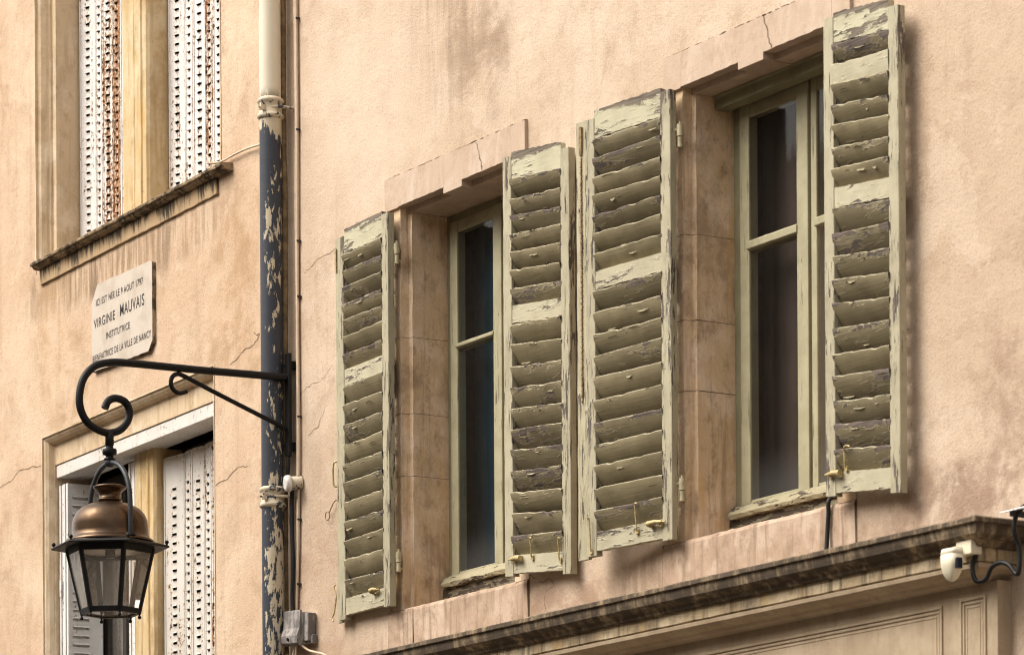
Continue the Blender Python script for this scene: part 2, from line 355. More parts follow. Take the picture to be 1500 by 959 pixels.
def smooth_path(pts, n=8):
    """Catmull-Rom through the points"""
    P = [Vector(p) for p in pts]; out = []
    for i in range(len(P)-1):
        a = P[max(i-1, 0)]; b = P[i]; c = P[i+1]; d = P[min(i+2, len(P)-1)]
        for k in range(n):
            t = k/n
            out.append(.5*((2*b)+(-a+c)*t+(2*a-5*b+4*c-d)*t*t+(-a+3*b-3*c+d)*t**3))
    out.append(P[-1]); return out

def wall_sheet(mb, F, us, zs, hole, d=0., mi=0):
    for i in range(len(us)-1):
        for j in range(len(zs)-1):
            um, zm = (us[i]+us[i+1])/2, (zs[j]+zs[j+1])/2
            if any(a < um < b and c < zm < e for a, b, c, e in hole): continue
            mb.face([F(us[i], d, zs[j]), F(us[i+1], d, zs[j]), F(us[i+1], d, zs[j+1]), F(us[i], d, zs[j+1])], mi)
def shell(mb, F, u0, u1, depth, z0, z1, mi=0):
    """sides, back and top of a house block behind its facade"""
    mb.face([F(u0, 0, z0), F(u0, 0, z1), F(u0, -depth, z1), F(u0, -depth, z0)], mi)
    mb.face([F(u1, 0, z0), F(u1, -depth, z0), F(u1, -depth, z1), F(u1, 0, z1)], mi)
    mb.face([F(u0, -depth, z0), F(u0, -depth, z1), F(u1, -depth, z1), F(u1, -depth, z0)], mi)
    mb.face([F(u0, 0, z1), F(u1, 0, z1), F(u1, -depth, z1), F(u0, -depth, z1)], mi)
def crack(mb, F, pts, w=.0016, d=.0015, mi=1):
    P = []
    for (a, b) in zip(pts[:-1], pts[1:]):
        for k in range(5):
            t = k/5; P.append((a[0]+(b[0]-a[0])*t+random.uniform(-.006, .006), a[1]+(b[1]-a[1])*t+random.uniform(-.006, .006)))
    P.append(pts[-1])
    for i in range(len(P)-1):
        a, b = Vector(P[i]), Vector(P[i+1]); t = (b-a).normalized(); nn = Vector((-t.y, t.x))*w*random.uniform(.5, 1.2)
        q = [a+nn, a-nn, b-nn, b+nn]; mb.face([F(x.x, d, x.y) for x in q], mi)

# ================================================================== RIGHT HOUSE
ZB, ZT = 3.985, 5.782            # window opening: sill and lintel soffit
right = thing('plastered_house', 'rosy plastered house with green louvred shutters and a soot-blackened cornice', 'house', FR(2.9, 0, 0))
W = [dict(u0=-.035, u1=.905, lt=(-.153, 1.025), sill=(-.16, 1.012), boss=(.358, .512), fu=.003, su=.035, gu=(.098, .408), mu=.478, mid=(5.142, 5.173)),
     dict(u0=2.178, u1=3.175, lt=(2.060, 3.285), sill=(2.02, 3.285), boss=(2.572, 2.738), fu=2.216, su=2.262, gu=(2.325, 2.648), mu=2.722, mid=(5.126, 5.172))]
mb = MB()
holes = [(w['u0'], w['u1'], ZB, ZT) for w in W]
us = sorted([CX, 7.5]+[w[k] for w in W for k in ('u0', 'u1')])
wall_sheet(mb, FR, us, [0, ZB, ZT, 9.5], holes)
shell(mb, FR, CX, 7.5, 7, 0, 9.5)
crack(mb, FR, [(1.094, 3.967), (1.132, 3.956), (1.179, 3.967), (1.211, 3.937), (1.147, 3.914), (1.131, 3.876), (1.162, 3.814)])
crack(mb, FR, [(-.98, 5.10), (-.86, 5.14), (-.78, 5.13), (-.66, 5.19)], .0012)
crack(mb, FR, [(-.9, 4.9), (-.8, 4.93), (-.74, 5.0)], .0012)
crack(mb, FR, [(1.06, 3.98), (1.02, 4.0), (1.01, 3.9), (1.015, 3.78)], .0018)
crack(mb, FR, [(-.93, 5.66), (-.8, 5.70), (-.6, 5.72), (-.42, 5.80)], .0011)
mb.build('wall', ['plaster_right', 'crack'], right, recalc=True)

for wi, w in enumerate(W):
    u0, u1 = w['u0'], w['u1']; a0, a1 = w['lt']; i0, i1 = u0+.028, u1-.028
    RD = -.036                                       # depth of the rebate the shutters close into
    # lintel: slightly proud stone, rebated underneath either side of the central boss
    m = MB()
    pr = .016
    m.extr(FR, [(pr, ZT), (pr, 5.921), (-.25, 5.921), (-.25, ZT-.026), (RD, ZT-.026), (RD, ZT)], u0, w['boss'][0], 0, False, 16, .0014)
    m.extr(FR, [(pr, ZT-.028), (pr, 5.921), (-.25, 5.921), (-.25, ZT-.028)], w['boss'][0], w['boss'][1])
    m.extr(FR, [(pr, ZT), (pr, 5.921), (-.25, 5.921), (-.25, ZT-.026), (RD, ZT-.026), (RD, ZT)], w['boss'][1], u1, 0, False, 16, .0014)
    m.box(FR, a0, u0, -.05, pr, ZT-.004, 5.921); m.box(FR, u1, a1, -.05, pr, ZT-.004, 5.921)
    cx = .634 if wi == 0 else 2.742
    crack(m, FR, [(cx, 5.92), (cx+.02, 5.873), (cx+.036, 5.823), (cx+.05, 5.784)], .0022, pr+.0015)
    # dirt collected on top of the proud stone
    n = 60
    for k in range(n):
        ua = a0+(a1-a0)*k/n; ub = a0+(a1-a0)*(k+1)/n; t = random.uniform(.0005, .0045)
        m.box(FR, ua, ub, .001, pr+random.uniform(-.006, .002), 5.9215, 5.9215+t, 1)
    m.build('lintel', ['lintel_stone', 'crack'], right, .003)
    # jambs
    for sgn, ua, ui in ((1, u0, i0), (-1, u1, i1)):
        m = MB()
        zz = [ZB-.002, 4.58, 4.86, 5.20, ZT-.026]
        for z0, z1 in zip(zz[:-1], zz[1:]):
            g = .0012
            pf = [(ua-sgn*.115, .003), (ua, .003), (ua+sgn*.004, RD), (ui, RD-.004), (ui+sgn*random.uniform(-.002, .002), RD-.02), (ui+sgn*.006, -.30)]
            rows = []
            ns = 6
            for q in range(ns+1):
                z = z0+g+(z1-z0-2*g)*q/ns
                rows.append([FR(u+random.uniform(-.0018, .0018), d+(random.uniform(-.0016, .0016) if 0 < k < 5 else 0), z) for k, (u, d) in enumerate(pf)])
            m.grid(rows, 0, False)
            m.grid([[FR(u, d-.002, z1-g) for u, d in pf], [FR(u, d-.002, z1+g) for u, d in pf]], 1, False)
        m.face([FR(ua, .003, ZT-.027), FR(ua+sgn*.004, RD-.002, ZT-.027), FR(ua+sgn*.004, RD-.002, ZT+.001), FR(ua, .003, ZT+.001)]); m.face([FR(ua-sgn*.115, .003, ZT-.027), FR(ua, .003, ZT-.027), FR(ua, .003, ZT-.003), FR(ua-sgn*.115, .003, ZT-.003)])
        m.build('jamb', ['jamb_stone', 'dirt'], right, recalc=False)
    # sill block flush with the wall, its front arris slightly worn
    m = MB(); s0, s1 = w['sill']
    n = 34; top = []
    def sillrow(dz, d, jz=0., jd=0.): return [FR(s0+(s1-s0)*k/n, d+random.uniform(-jd, jd), dz+random.uniform(-jz, jz)) for k in range(n+1)]
    m.grid([sillrow(3.72, .004), sillrow(3.85, .006, 0, .0015), sillrow(ZB-.016, .008, 0, .002), sillrow(ZB-.004, .004, .0025, .002), sillrow(ZB+.004, -.012, .002), sillrow(ZB+.03, -.30)], 0, False)
    for su in (s0, s1):
        m.box(FR, su-.006, su+.006, -.01, .003, 3.74, ZB, 1, .001)
    if wi == 0: m.box(FR, .059, .065, -.01, .0092, 3.76, 3.975, 1, .0006)
    m.build('sill', ['sill_stone', 'dirt'], right, recalc=False)
    # window: fixed frame, two sashes with panes, weather bar
    D0 = -.21; zt, zb = ZT-.026, ZB+.13
    f0, f1 = w['fu'], (u1-.028 if wi else u1-.028)
    sL, g0, g1, mu = w['su'], w['gu'][0], w['gu'][1], w['mu']
    m = MB()
    m.box(FR, f0-.02, sL, -.27, D0-.012, zb-.06, zt+.02); m.box(FR, f1-.045, f1+.03, -.27, D0-.012, zb-.06, zt+.02)
    m.box(FR, sL, f1-.045, -.27, D0-.012, zt-.035, zt+.02); m.box(FR, sL, f1-.045, -.27, D0-.03, zb-.06, zb+.004)
    win = m.build('window', 'frame_wood', right, .003)
    gz0, gz1 = (4.152, 5.667) if wi == 0 else (4.142, 5.659)
    rw = f1-.045-mu-.012                                # width of the far sash
    for a, b, ga, gb in ((sL+.002, mu-.002, g0, g1), (mu+.014, f1-.048, mu+.05, f1-.10)):
        m = MB()
        m.box(FR, a, ga, -.255, D0, zb, zt-.037); m.box(FR, gb, b, -.255, D0+.004, zb, zt-.037)
        m.box(FR, ga, gb, -.253, D0-.003, gz1, zt-.037); m.box(FR, ga, gb, -.253, D0-.003, zb, gz0)
        sash = m.build('sash', 'window_wood', win, .003)
        m = MB(); m.extr(FR, [(D0-.001, w['mid'][0]+.006), (D0+.010, w['mid'][0]+.010), (D0+.010, w['mid'][1]-.008), (D0-.004, w['mid'][1]), (-.252, w['mid'][1]), (-.252, w['mid'][0])], ga-.004, gb+.004, 0, False, 6, .0006)
        m.build('glazing_bar', 'window_wood', win, .002)
        for z0, z1 in ((gz0, w['mid'][0]+.004), (w['mid'][1]-.004, gz1)):
            m = MB(); m.face([FR(ga-.003, -.219, z0-.003), FR(gb+.003, -.219, z0-.003), FR(gb+.003, -.219, z1+.003), FR(ga-.003, -.219, z1+.003)])
            m.build('pane', 'glass_pane', win)
    m = MB(); m.box(FR, mu-.002, mu+.014, -.26, D0-.022, zb, zt-.037); m.build('meeting_gap', 'dark_wood', win)
    bz = 4.118 if wi == 0 else 4.106
    m = MB(); m.extr(FR, [(-.25, bz+.02), (D0+.004, bz+.024), (-.185, bz+.010), (-.162, bz-.018), (-.168, bz-.032), (-.25, bz-.028)], f0+.012, f1-.05, 0, False, 30, .0025)
    m.build('weather_bar', 'bar_wood', win)
    m = MB(); m.extr(FR, [(-.27, ZB+.115), (-.195, ZB+.112), (-.188, ZB+.09), (-.186, ZB+.03), (-.27, ZB+.005)], i0+.004, i1-.004, 0, False, 24, .002)
    m.build('sill_board', 'board_wood', win)
    if wi == 1:
        m = MB(); m.extr(FR, [(-.118, ZT-.028), (-.118, 5.752), (-.128, 5.745), (-.128, 5.702), (-.19, 5.702), (-.19, ZT-.028)], i0+.006, i1-.006, 0, False, 12, .0012)
        m.build('blind_pelmet', 'frame_wood', win, .002)
    # the room behind, and added sheets carrying the panes' reflected tones
    m = MB()
    wall_sheet(m, FR, [i0-.2, i1+.2], [ZB-.3, ZT+.3], [], -2.0)
    for q in ([(i0-.2, -.28, ZB-.3), (i0-.2, -2, ZB-.3), (i0-.2, -2, ZT+.3), (i0-.2, -.28, ZT+.3)], [(i1+.2, -.28, ZB-.3), (i1+.2, -2, ZB-.3), (i1+.2, -2, ZT+.3), (i1+.2, -.28, ZT+.3)],
              [(i0-.2, -.28, ZB-.3), (i1+.2, -.28, ZB-.3), (i1+.2, -2, ZB-.3), (i0-.2, -2, ZB-.3)], [(i0-.2, -.28, ZT+.3), (i1+.2, -.28, ZT+.3), (i1+.2, -2, ZT+.3), (i0-.2, -2, ZT+.3)]):
        m.face([FR(*x) for x in q])
    m.build('room', 'room', win)
    m = MB(); ca, cb = (f0, f1) if wi == 0 else (f0, g0+.255); n = 50; rows = []
    for z in (ZB+.02, ZT-.02):
        rows.append([FR(ca+(cb-ca)*k/n, -.36+(.006 if wi == 0 else .0018)*sin(k*.55+.3*sin(k*.21)), z) for k in range(n+1)])
    m.grid(rows, 0, True); m.build('curtain', 'curtain_blue' if wi == 0 else 'curtain_brown', win)
    if wi == 1:
        m = MB(); m.box(FR, g0+.27, f1, -.40, -.39, ZB, ZT-.02); m.build('blind', 'curtain_brown', win)

# cornice: sooty lip and hollow, streaked frieze below, returned round the corner
m = MB()
CU0, CU1 = CX+.35, 4.288
def ret(prof, cu, seg, wob=0.):
    """cornice profile run along the wall and mitred round its right-hand end back to the wall; prof = (d, z)"""
    dmax = .25; rows = []
    for k in range(seg+1):
        rows.append([FR((CU0+(cu-(dmax-d)-CU0)*k/seg), d+random.uniform(-wob, wob), z+random.uniform(-wob, wob)) for d, z in prof])
    for k in (1, 2, 3):
        rows.append([FR(cu-(dmax-d), d*(1-k/3)+(-.01 if k == 3 else 0), z) for d, z in prof])
    m.grid(rows, 0, False)
ret([(-.02, 3.80), (.12, 3.785), (.235, 3.764), (.25, 3.757), (.251, 3.742), (.241, 3.738), (.238, 3.718), (.234, 3.704), (.220, 3.693), (.204, 3.686), (.196, 3.680), (.192, 3.670), (.182, 3.666), (.15, 3.664)], CU1, 90, .0007)
m.build('cornice', 'cornice_soot', right, recalc=True)
m = MB(); ret([(.172, 3.668), (.173, 3.645), (.174, 3.622), (.16, 3.616)], CU1, 60, .001); m.build('frieze', 'frieze_stone', right)
m = MB(); ret([(.160, 3.620), (.172, 3.613), (.170, 3.600), (.150, 3.588), (.122, 3.580), (.112, 3.570), (.082, 3.564), (.050, 3.560)], CU1, 40, .0006); m.build('frieze_moulding', 'shopfront', right)
# shopfront board with framed panels and a corner pilaster
m = MB(); PU = 4.178
m.box(FR, CU0, PU, -.01, .062, 0, 3.566)
for (a, b, z0, z1) in ((.2, 3.873, 2.6, 3.512), (3.972, 4.118, 2.6, 3.523)):
    for (o, hd, wd) in ((0, .069, .012), (.016, .067, .010), (.034, .0645, .006)):
        a2, b2, y0, y1 = a+o, b-o, z0+o, z1-o
        m.box(FR, a2, b2, .06, hd, y1-wd, y1); m.box(FR, a2, b2, .06, hd, y0, y0+wd)
        m.box(FR, a2, a2+wd, .06, hd, y0+wd, y1-wd); m.box(FR, b2-wd, b2, .06, hd, y0+wd, y1-wd)
m.build('shopfront', 'shopfront', right, .002)

# ================================================================== LEFT HOUSE
left = thing('plastered_house', 'ochre plastered house with moulded stone window surrounds and white metal shutters', 'house', FL(-3.5, 0, 0))
UW = dict(u0=-2.972, u1=-.66, zb=6.33, zt=8.75); LW = dict(u0=-2.905, u1=-.752, zb=3.2, zt=5.408)
mb = MB()
wall_sheet(mb, FL, [-8.5, UW['u0'], LW['u0'], LW['u1'], UW['u1'], 0], [0, LW['zb'], LW['zt'], UW['zb'], UW['zt'], 9.6],
           [(UW['u0'], UW['u1'], UW['zb'], UW['zt']), (LW['u0'], LW['u1'], LW['zb'], LW['zt'])])
shell(mb, FL, -8.5, -.001, 7, 0, 9.6)
crack(mb, FL, [(-.575, 5.377), (-.491, 5.395), (-.407, 5.423), (-.302, 5.426), (-.242, 5.464), (-.301, 5.481)], .0025)
crack(mb, FL, [(-3.9, 5.17), (-3.511, 5.24), (-3.363, 5.248), (-3.235, 5.284), (-3.071, 5.28), (-2.91, 5.261)], .0022)
crack(mb, FL, [(-.73, 4.82), (-.6, 4.83), (-.5, 4.87), (-.38, 4.86)], .002)
mb.build('wall', ['plaster_left', 'crack'], left)
def surround(w, prof, zbot):
    m = MB(); rows = []
    for i, d in prof:
        pts = []
        a, b, t = w['u0']+i, w['u1']-i, w['zt']-i
        nz = 14
        for k in range(nz+1): pts.append(FL(a+random.uniform(-.0012, .0012), d+random.uniform(-.001, .001), zbot+(t-zbot)*k/nz))
        for k in range(nz+1): pts.append(FL(b, d, t+(zbot-t)*k/nz))
        rows.append(pts)
    m.grid(rows, 0, False); return m.build('window_surround', 'left_stone', left, recalc=False)
surround(UW, [(-.012, .003), (0, .003), (.002, -.012), (.022, -.022), (.036, -.045), (.045, -.064), (.050, -.056), (.056, -.064), (.06, -.075), (.086, -.082), (.090, -.10), (.094, -.30)], UW['zb']-.02)
surround(LW, [(-.008, .003), (0, .003), (.001, -.006), (.014, -.010), (.028, -.024), (.036, -.044), (.037, -.052), (.041, -.052), (.042, -.058), (.046, -.30)], LW['zb'])
# lower window head: flat fascia and white pelmet under it
m = MB(); m.box(FL, LW['u0']+.038, LW['u1']-.038, -.32, -.056, 5.262, 5.372); m.box(FL, LW['u0']+.037, LW['u1']-.037, -.3, -.052, 5.362, 5.374)
m.build('lintel', 'left_stone', left, .002)
m = MB(); m.box(FL, LW['u0']+.044, LW['u1']-.04, -.22, -.062, 5.192, 5.258); m.build('shutter_pelmet', 'pelmet', left, .002)
# sill of the upper window
m = MB()
m.extr(FL, [(-.35, 6.35), (-.02, 6.352), (.062, 6.345), (.066, 6.340), (.064, 6.330), (.052, 6.327), (.047, 6.318), (.030, 6.312), (-.02, 6.31)], UW['u0']+.06, UW['u1']+.14, 0, False, 110, .0020)
sillo = m.build('sill', 'left_sill', left)
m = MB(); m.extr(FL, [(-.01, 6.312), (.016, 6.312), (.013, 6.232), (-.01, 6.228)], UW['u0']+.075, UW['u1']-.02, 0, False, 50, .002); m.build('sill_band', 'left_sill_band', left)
# stone mullions with beaded edges
def mullion(u0, u1, df, z0, z1):
    m = MB(); w_ = u1-u0
    pf = [(u0, -.32), (u0, df-.03), (u0+.012, df-.008), (u0+.03, df), (u1-.16, df), (u1-.155, df-.004), (u1-.09, df-.004), (u1-.082, df+.005), (u1-.062, df+.005), (u1-.056, df-.003), (u1-.012, df-.004), (u1, df-.02), (u1+.002, -.32)]
    nz = 20
    m.grid([[FL(u+random.uniform(-.0015, .0015), d+random.uniform(-.0012, .0012), z0+(z1-z0)*k/nz) for u, d in pf] for k in range(nz+1)], 0, False)
    return m.build('mullion', 'mullion_stone', left, recalc=False)
mullion(-2.055, -1.73, -.092, 6.345, 8.66); mullion(-2.06, -1.80, -.15, 3.2, 5.192)
# windows behind the metal shutters
for nm, w, zt in (('window', UW, 8.66), ('window', LW, 5.192)):
    m = MB(); a, b = w['u0']+.095, w['u1']-.095; z0 = w['zb']
    for q in (a, -2.10, -1.84, b-.06): m.box(FL, q, q+.06, -.36, -.31, z0, zt)
    m.box(FL, a+.06, -2.10, -.36, -.312, zt-.09, zt); m.box(FL, a+.06, -2.10, -.36, -.312, z0+.9, z0+.96); m.box(FL, -1.78, b-.06, -.36, -.312, zt-.09, zt)
    if w is LW: m.box(FL, -2.56, -2.51, -.36, -.308, z0, zt-.09)
    win = m.build('window', 'dark_wood', left, .003)
    m = MB(); m.face([FL(a, -.335, z0), FL(b, -.335, z0), FL(b, -.335, zt), FL(a, -.335, zt)]); m.build('pane', 'glass_lantern', win)
    m = MB(); m.box(FL, w['u0']-.05, w['u1']+.05, -1.6, -.42, z0-.2, zt+.1); m.build('room', 'room_dark', win)
    m = MB()
    m.box(FL, w['u0']-.05, w['u1']+.05, -.41, -.37, z0-.2, z0-.01); m.build('backboard', 'dark_wood', win)

# ================================================================== LOUVRED SHUTTERS
def louvred(label, sgn, uh, dh, uf, df, z0, z1, sag, worn, seed, lip=0., latches=None, rod=False, topraw=.03, chain=False, flat_slat=None):
    random.seed(seed)
    vx, vd = uf-uh, df-dh; w = sqrt(vx*vx+vd*vd); ex, ed = vx/w, vd/w      # along the leaf, hinge to free edge
    nx, nd = -ed*(1 if ex > 0 else -1), abs(ex)                             # out of the leaf, to the street
    def F(s, t, z): return FR(uh+ex*s+nx*t, dh+ed*s+nd*t, z+sag*s)          # t = 0 on the face, negative towards the wall
    root = thing('louvred_shutter', label, 'shutter', F(w/2, -.017, z0), 'green louvred shutters')
    H = z1-z0; sw = .060; TH = -.034
    # stiles
    for (s0, s1, hz0, hz1, isfree) in ((0, sw, .0, .0, 0), (w-sw, w, -.006, -.016, 1)):
        m = MB(); n = 26; prof = [(s0, TH), (s0, 0), (s1, 0), (s1, TH)]
        rows = []
        for k in range(n+1):
            z = z0+hz0+(H+hz1-hz0)*k/n
            rows.append([F(s+random.uniform(-.0008, .0008), t+random.uniform(-.0007, .0007), z) for s, t in prof])
        m.grid(rows, 0, False, closed=True); m.face(rows[0]); m.face(list(reversed(rows[-1])))
        st = m.build('stile', 'stile', root, .0035)
        if isfree and lip:
            m = MB(); prof = [(w+.004, TH+.002), (w+.004, TH+.02), (w+lip, TH+.02), (w+lip+.001, TH+.002)]; rows = []
            for k in range(n+1):
                z = z0-.012+(H+.004)*k/n
                rows.append([F(s+random.uniform(-.001, .001), t+random.uniform(-.001, .001), z) for s, t in prof])
            m.grid(rows, 0, False, closed=True); m.face(rows[0]); m.face(list(reversed(rows[-1]))); m.build('rebate_lip', 'lip', root, .002)
            if chain:
                ch = MB()
                for k in range(90):
                    z = z1-.16-k*.0105-.0006*k
                    ch.box(lambda a, b, c: F(w+lip*.5+a, TH+.022+b, c), -.004+.002*(k % 2), .004+.002*(k % 2), -.002, .004, z-.004, z+.0035, 0, .0008)
                ch.box(lambda a, b, c: F(w+lip*.5+a, TH+.022+b, c), -.008, .008, -.002, .006, z1-.145, z1-.03, 0, .001)
                ch.build('chain', 'rust', root)
    # rails
    hr = .076; mz = z0+H*.602
    rails = ((z0+.012, z0+.012+hr, 'rail'), (mz, mz+hr*.96, 'rail'), (z1-hr-.02, z1+topraw-.012, 'rail_raw'))
    for (a, b, mt) in rails:
        m = MB(); n = 18; rows = []
        for k in range(n+1):
            s = sw-.0005+(w-2*sw+.001)*k/n
            tj = random.uniform(-.006, .0) if mt == 'rail_raw' else random.uniform(-.0008, .0008)
            bj = random.uniform(-.0022, .0012)
            rows.append([F(s, TH+.004, a+bj), F(s, -.0035, a+bj), F(s, -.0035, b+tj), F(s, TH+.004, b+tj-.002)])
        m.grid([list(q)+[q[0]] for q in rows], 0, False, [[(k/n, 0), (k/n, 0), (k/n, 1), (k/n, 1), (k/n, 0)] for k in range(n+1)]); m.face(rows[0]); m.face(list(reversed(rows[-1])))
        m.build('rail', mt, root, 0)
    # slats: the top edge stands towards the street, the foot leans back to the wall
    def slats(za, zb, n):
        p = (zb-za)/n
        for k in range(n):
            zt = za+p*(k+1)-.004; m = MB(); ns = 22; drop = p*1.13; tk = .008
            s0, s1 = sw-.006, w-sw+.006; ph = random.uniform(0, 50); rows = []; uvs = []
            tw = random.uniform(-.004, .004); zt += random.uniform(-.004, .004); out = .006+random.uniform(-.003, .003); pw = random.uniform(1.45, 2.0)
            isflat = flat_slat is not None and za > z0+H*.5 and k == flat_slat
            loss = [max(0, mnoise.noise(Vector((ph, q*.33, 0))))*.012 for q in range(ns+1)]
            sagm = random.uniform(-.003, .001)
            back = -.047+random.uniform(-.003, .003)
            if isflat: back = out-.004; drop = p*.98
            for vv in (1, .965, .85, .7, .5, .3, .12, 0):
                r = []; uvr = []
                for q in range(ns+1):
                    s = s0+(s1-s0)*q/ns; x = q/ns
                    wv = mnoise.noise(Vector((ph+9, q*.42, vv*3)))*.0018+mnoise.noise(Vector((ph+19, q*.13, vv)))*.003
                    z = zt-drop*(1-vv)+tw*(x-.5)*2+sagm*4*x*(1-x)
                    if vv == 1: z -= loss[q]
                    elif vv > .95: z -= loss[q]*.9
                    tt = out-(out-back)*((1-vv)**pw)
                    r.append(F(s, tt+wv, z)); uvr.append((x, vv))
                rows.append(r); uvs.append(uvr)
            top = [F(s0+(s1-s0)*q/ns, out-tk, zt+.002-loss[q]*.6+tw*(q/ns-.5)*2+sagm*4*(q/ns)*(1-q/ns)) for q in range(ns+1)]
            m.grid([top]+rows, 0, True, [[(q/ns, 1.) for q in range(ns+1)]]+uvs)
            bot = [F(s0+(s1-s0)*q/ns, back-tk, zt-drop+.004) for q in range(ns+1)]
            m.grid([rows[-1], bot, top], 0, False, [[(q/ns, .0) for q in range(ns+1)], [(q/ns, .5) for q in range(ns+1)], [(q/ns, .5) for q in range(ns+1)]])
            if isflat:
                m.build('slat', 'rail', root, recalc=False); continue
            # curled flakes of paint lifting off the slat face
            for _ in range(random.choice((1, 2, 3, 4, 5)) if worn > .3 else random.choice((0, 1, 2, 3, 4))):
                vv = random.choice((random.uniform(.05, .3), random.uniform(.6, .9))); sc = random.uniform(s0+.02, s1-.05)
                L = random.uniform(.012, .07); hgt = random.uniform(.004, .012); cu = random.uniform(.5, 1.3); dirn = random.choice((1, 1, -1))
                fr = []
                t0 = out-(out-back)*((1-vv)**pw)+.001; zb_ = zt-drop*(1-vv)+sagm
                for a in range(5):
                    al = a/4*cu; rr = []
                    for b in range(6):
                        jag = (1-.9*abs(mnoise.noise(Vector((ph*2+sc*90, b*1.3, 1.))))*(a/4))*(.35+.65*sin(pi*(b+.35)/5.7))
                        off = hgt*jag*sin(al)/cu; lift = hgt*jag*(1-cos(al))/cu+.0012
                        rr.append(F(sc+L*b/5+off*.2, t0+lift+off*.32*dirn, zb_+dirn*off))
                    fr.append(rr)
                m.grid(fr, 1, True, [[(.5, .5)]*6]*5)
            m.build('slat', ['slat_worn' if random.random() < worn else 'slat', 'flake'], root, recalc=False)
    slats(z0+.012+hr, mz, 11); slats(mz+hr*.96, z1-hr-.02, 7)
    # pintle hinges on the wall side
    for hz in (z0+.19, z1-.19):
        m = MB(); ax = (uh+.012 if ex < 0 else uh-.012); ad = .026
        m.tube([FR(ax, ad, hz+.005), FR(ax, ad, hz+.052)], .0135, 14); m.tube([FR(ax, ad, hz-.038), FR(ax, ad, hz+.003)], .0105, 14)
        m.tube([FR(ax, ad, hz+.052), FR(ax, ad, hz+.064)], .005, 8)
        m.tube([FR(ax, ad, hz-.022), FR(ax+ex*.022, -.02, hz-.022)], .006, 8)
        m.tube([FR(ax, ad, hz+.03), F(.02, -.022, hz+.03)], .008, 8)
        m.build('hinge', 'hinge', root, .001)
    def latch(s, z, L=.07):
        m = MB(); m.tube([F(s, .012, z), F(s+L*.5, .016, z+.003), F(s+L, .014, z+.001)], .008, 12, rad=[.007, .010, .0125])
        m.box(F, s+.006, s+.02, -.002, .012, z-.016, z+.006, 0, .001); m.box(F, s+L-.014, s+L-.002, -.002, .012, z-.014, z+.012, 0, .001)
        m.tube([F(s-.02, .010, z-.001), F(s, .012, z)], .004, 8); m.build('latch', 'brass', root)
    def hook(s, za, zb, bend=.02):
        m = MB(); m.tube(smooth_path([F(s+bend, .016, zb), F(s+bend*.5, .018, zb+.004), F(s, .014, zb-.006), F(s, .010, (za+zb)/2), F(s-.002, .008, za+.01), F(s, .003, za)], 5), .0034, 8)
        m.box(F, s-.008, s+.008, -.003, .005, za-.012, za+.006, 0, .001); m.build('hook', 'brass', root)
    for L in (latches or []):
        (latch if L[0] == 'l' else hook)(*L[1:])
    if rod:
        m = MB(); s = w+.012
        m.tube(smooth_path([F(s, .002, z0+.72), F(s+.014, .012, z0+.715), F(s+.016, .014, z0+.66), F(s+.012, .012, z0+.615), F(s, .002, z0+.608)], 5), .0045, 8)
        m.tube(smooth_path([F(s+.012, .006, z0+.16), F(s+.02, .010, z0+.145), F(s+.004, .008, z0+.10), F(s+.018, .012, z0+.03), F(s+.034, .012, z0+.012), F(s+.018, .016, z0-.006)], 5), .0035, 8)
        m.box(F, s-.004, s+.008, -.012, .004, z1-.17, z1-.06, 0, .001)
        m.build('handle', 'brass', root)
    return root

louvred('narrow green louvred shutter nearest the downpipe, with a wire handle on its outer edge', -1, -.042, .066, -.530, .048, 3.998, 5.752, 0., .30, 11, .045,
        [('l', .10, 4.082, .055)], True, .03)
louvred('green louvred shutter overlapping the right half of the window with the dark blue blind', 1, .955, .084, 1.420, .052, 3.996, 5.768, -.085, .55, 23, 0.,
        [('l', .062, 4.066, .066), ('h', .20, 4.07, 4.145, .012), ('h', .395, 4.05, 4.135, .016)])
louvred('broad green louvred shutter, third from the downpipe, with a rusty chain along its edge', -1, 2.178, .066, 1.655, .128, 3.986, 5.768, .0, .30, 37, .070,
        [('l', .05, 4.060, .08), ('h', .21, 4.045, 4.15, -.015), ('h', .495, 4.0, 4.13, .006)], False, .032, True)
louvred('tallest-looking green louvred shutter above the white sensor, with a bright patched upper slat', 1, 3.205, .080, 3.655, .080, 4.000, 5.778, -.10, .40, 52, 0.,
        [('l', .03, 4.080, .075), ('h', .13, 4.10, 4.175, .04)], flat_slat=5)
random.seed(99)

# ================================================================== FOLDING METAL SHUTTERS
def panel_mesh(F, s0, s1, z0, z1, slots, sw0, sw1, mb, hood=.012, sh=.016):
    """one sheet-metal panel with a column of pressed louvre slots: real openings with a lip over each"""
    lo, hi = s0, s1
    a, b = sw0, sw1
    mb.face([F(lo, 0, z0), F(a, 0, z0), F(a, 0, z1), F(lo, 0, z1)]); mb.face([F(b, 0, z0), F(hi, 0, z0), F(hi, 0, z1), F(b, 0, z1)])
    z = z0
    for c in slots:
        mb.face([F(a, 0, z), F(b, 0, z), F(b, 0, c-sh/2), F(a, 0, c-sh/2)])
        t = c+sh/2; lz = c+sh*.10
        mb.face([F(a, 0, t), F(b, 0, t), F(b-.004, hood, lz), F(a+.004, hood, lz)])
        mb.face([F(a, 0, t), F(a+.004, hood, lz), F(a, 0, lz)]); mb.face([F(b, 0, t), F(b, 0, lz), F(b-.004, hood, lz)])
        z = t
    mb.face([F(a, 0, z), F(b, 0, z), F(b, 0, z1), F(a, 0, z1)])
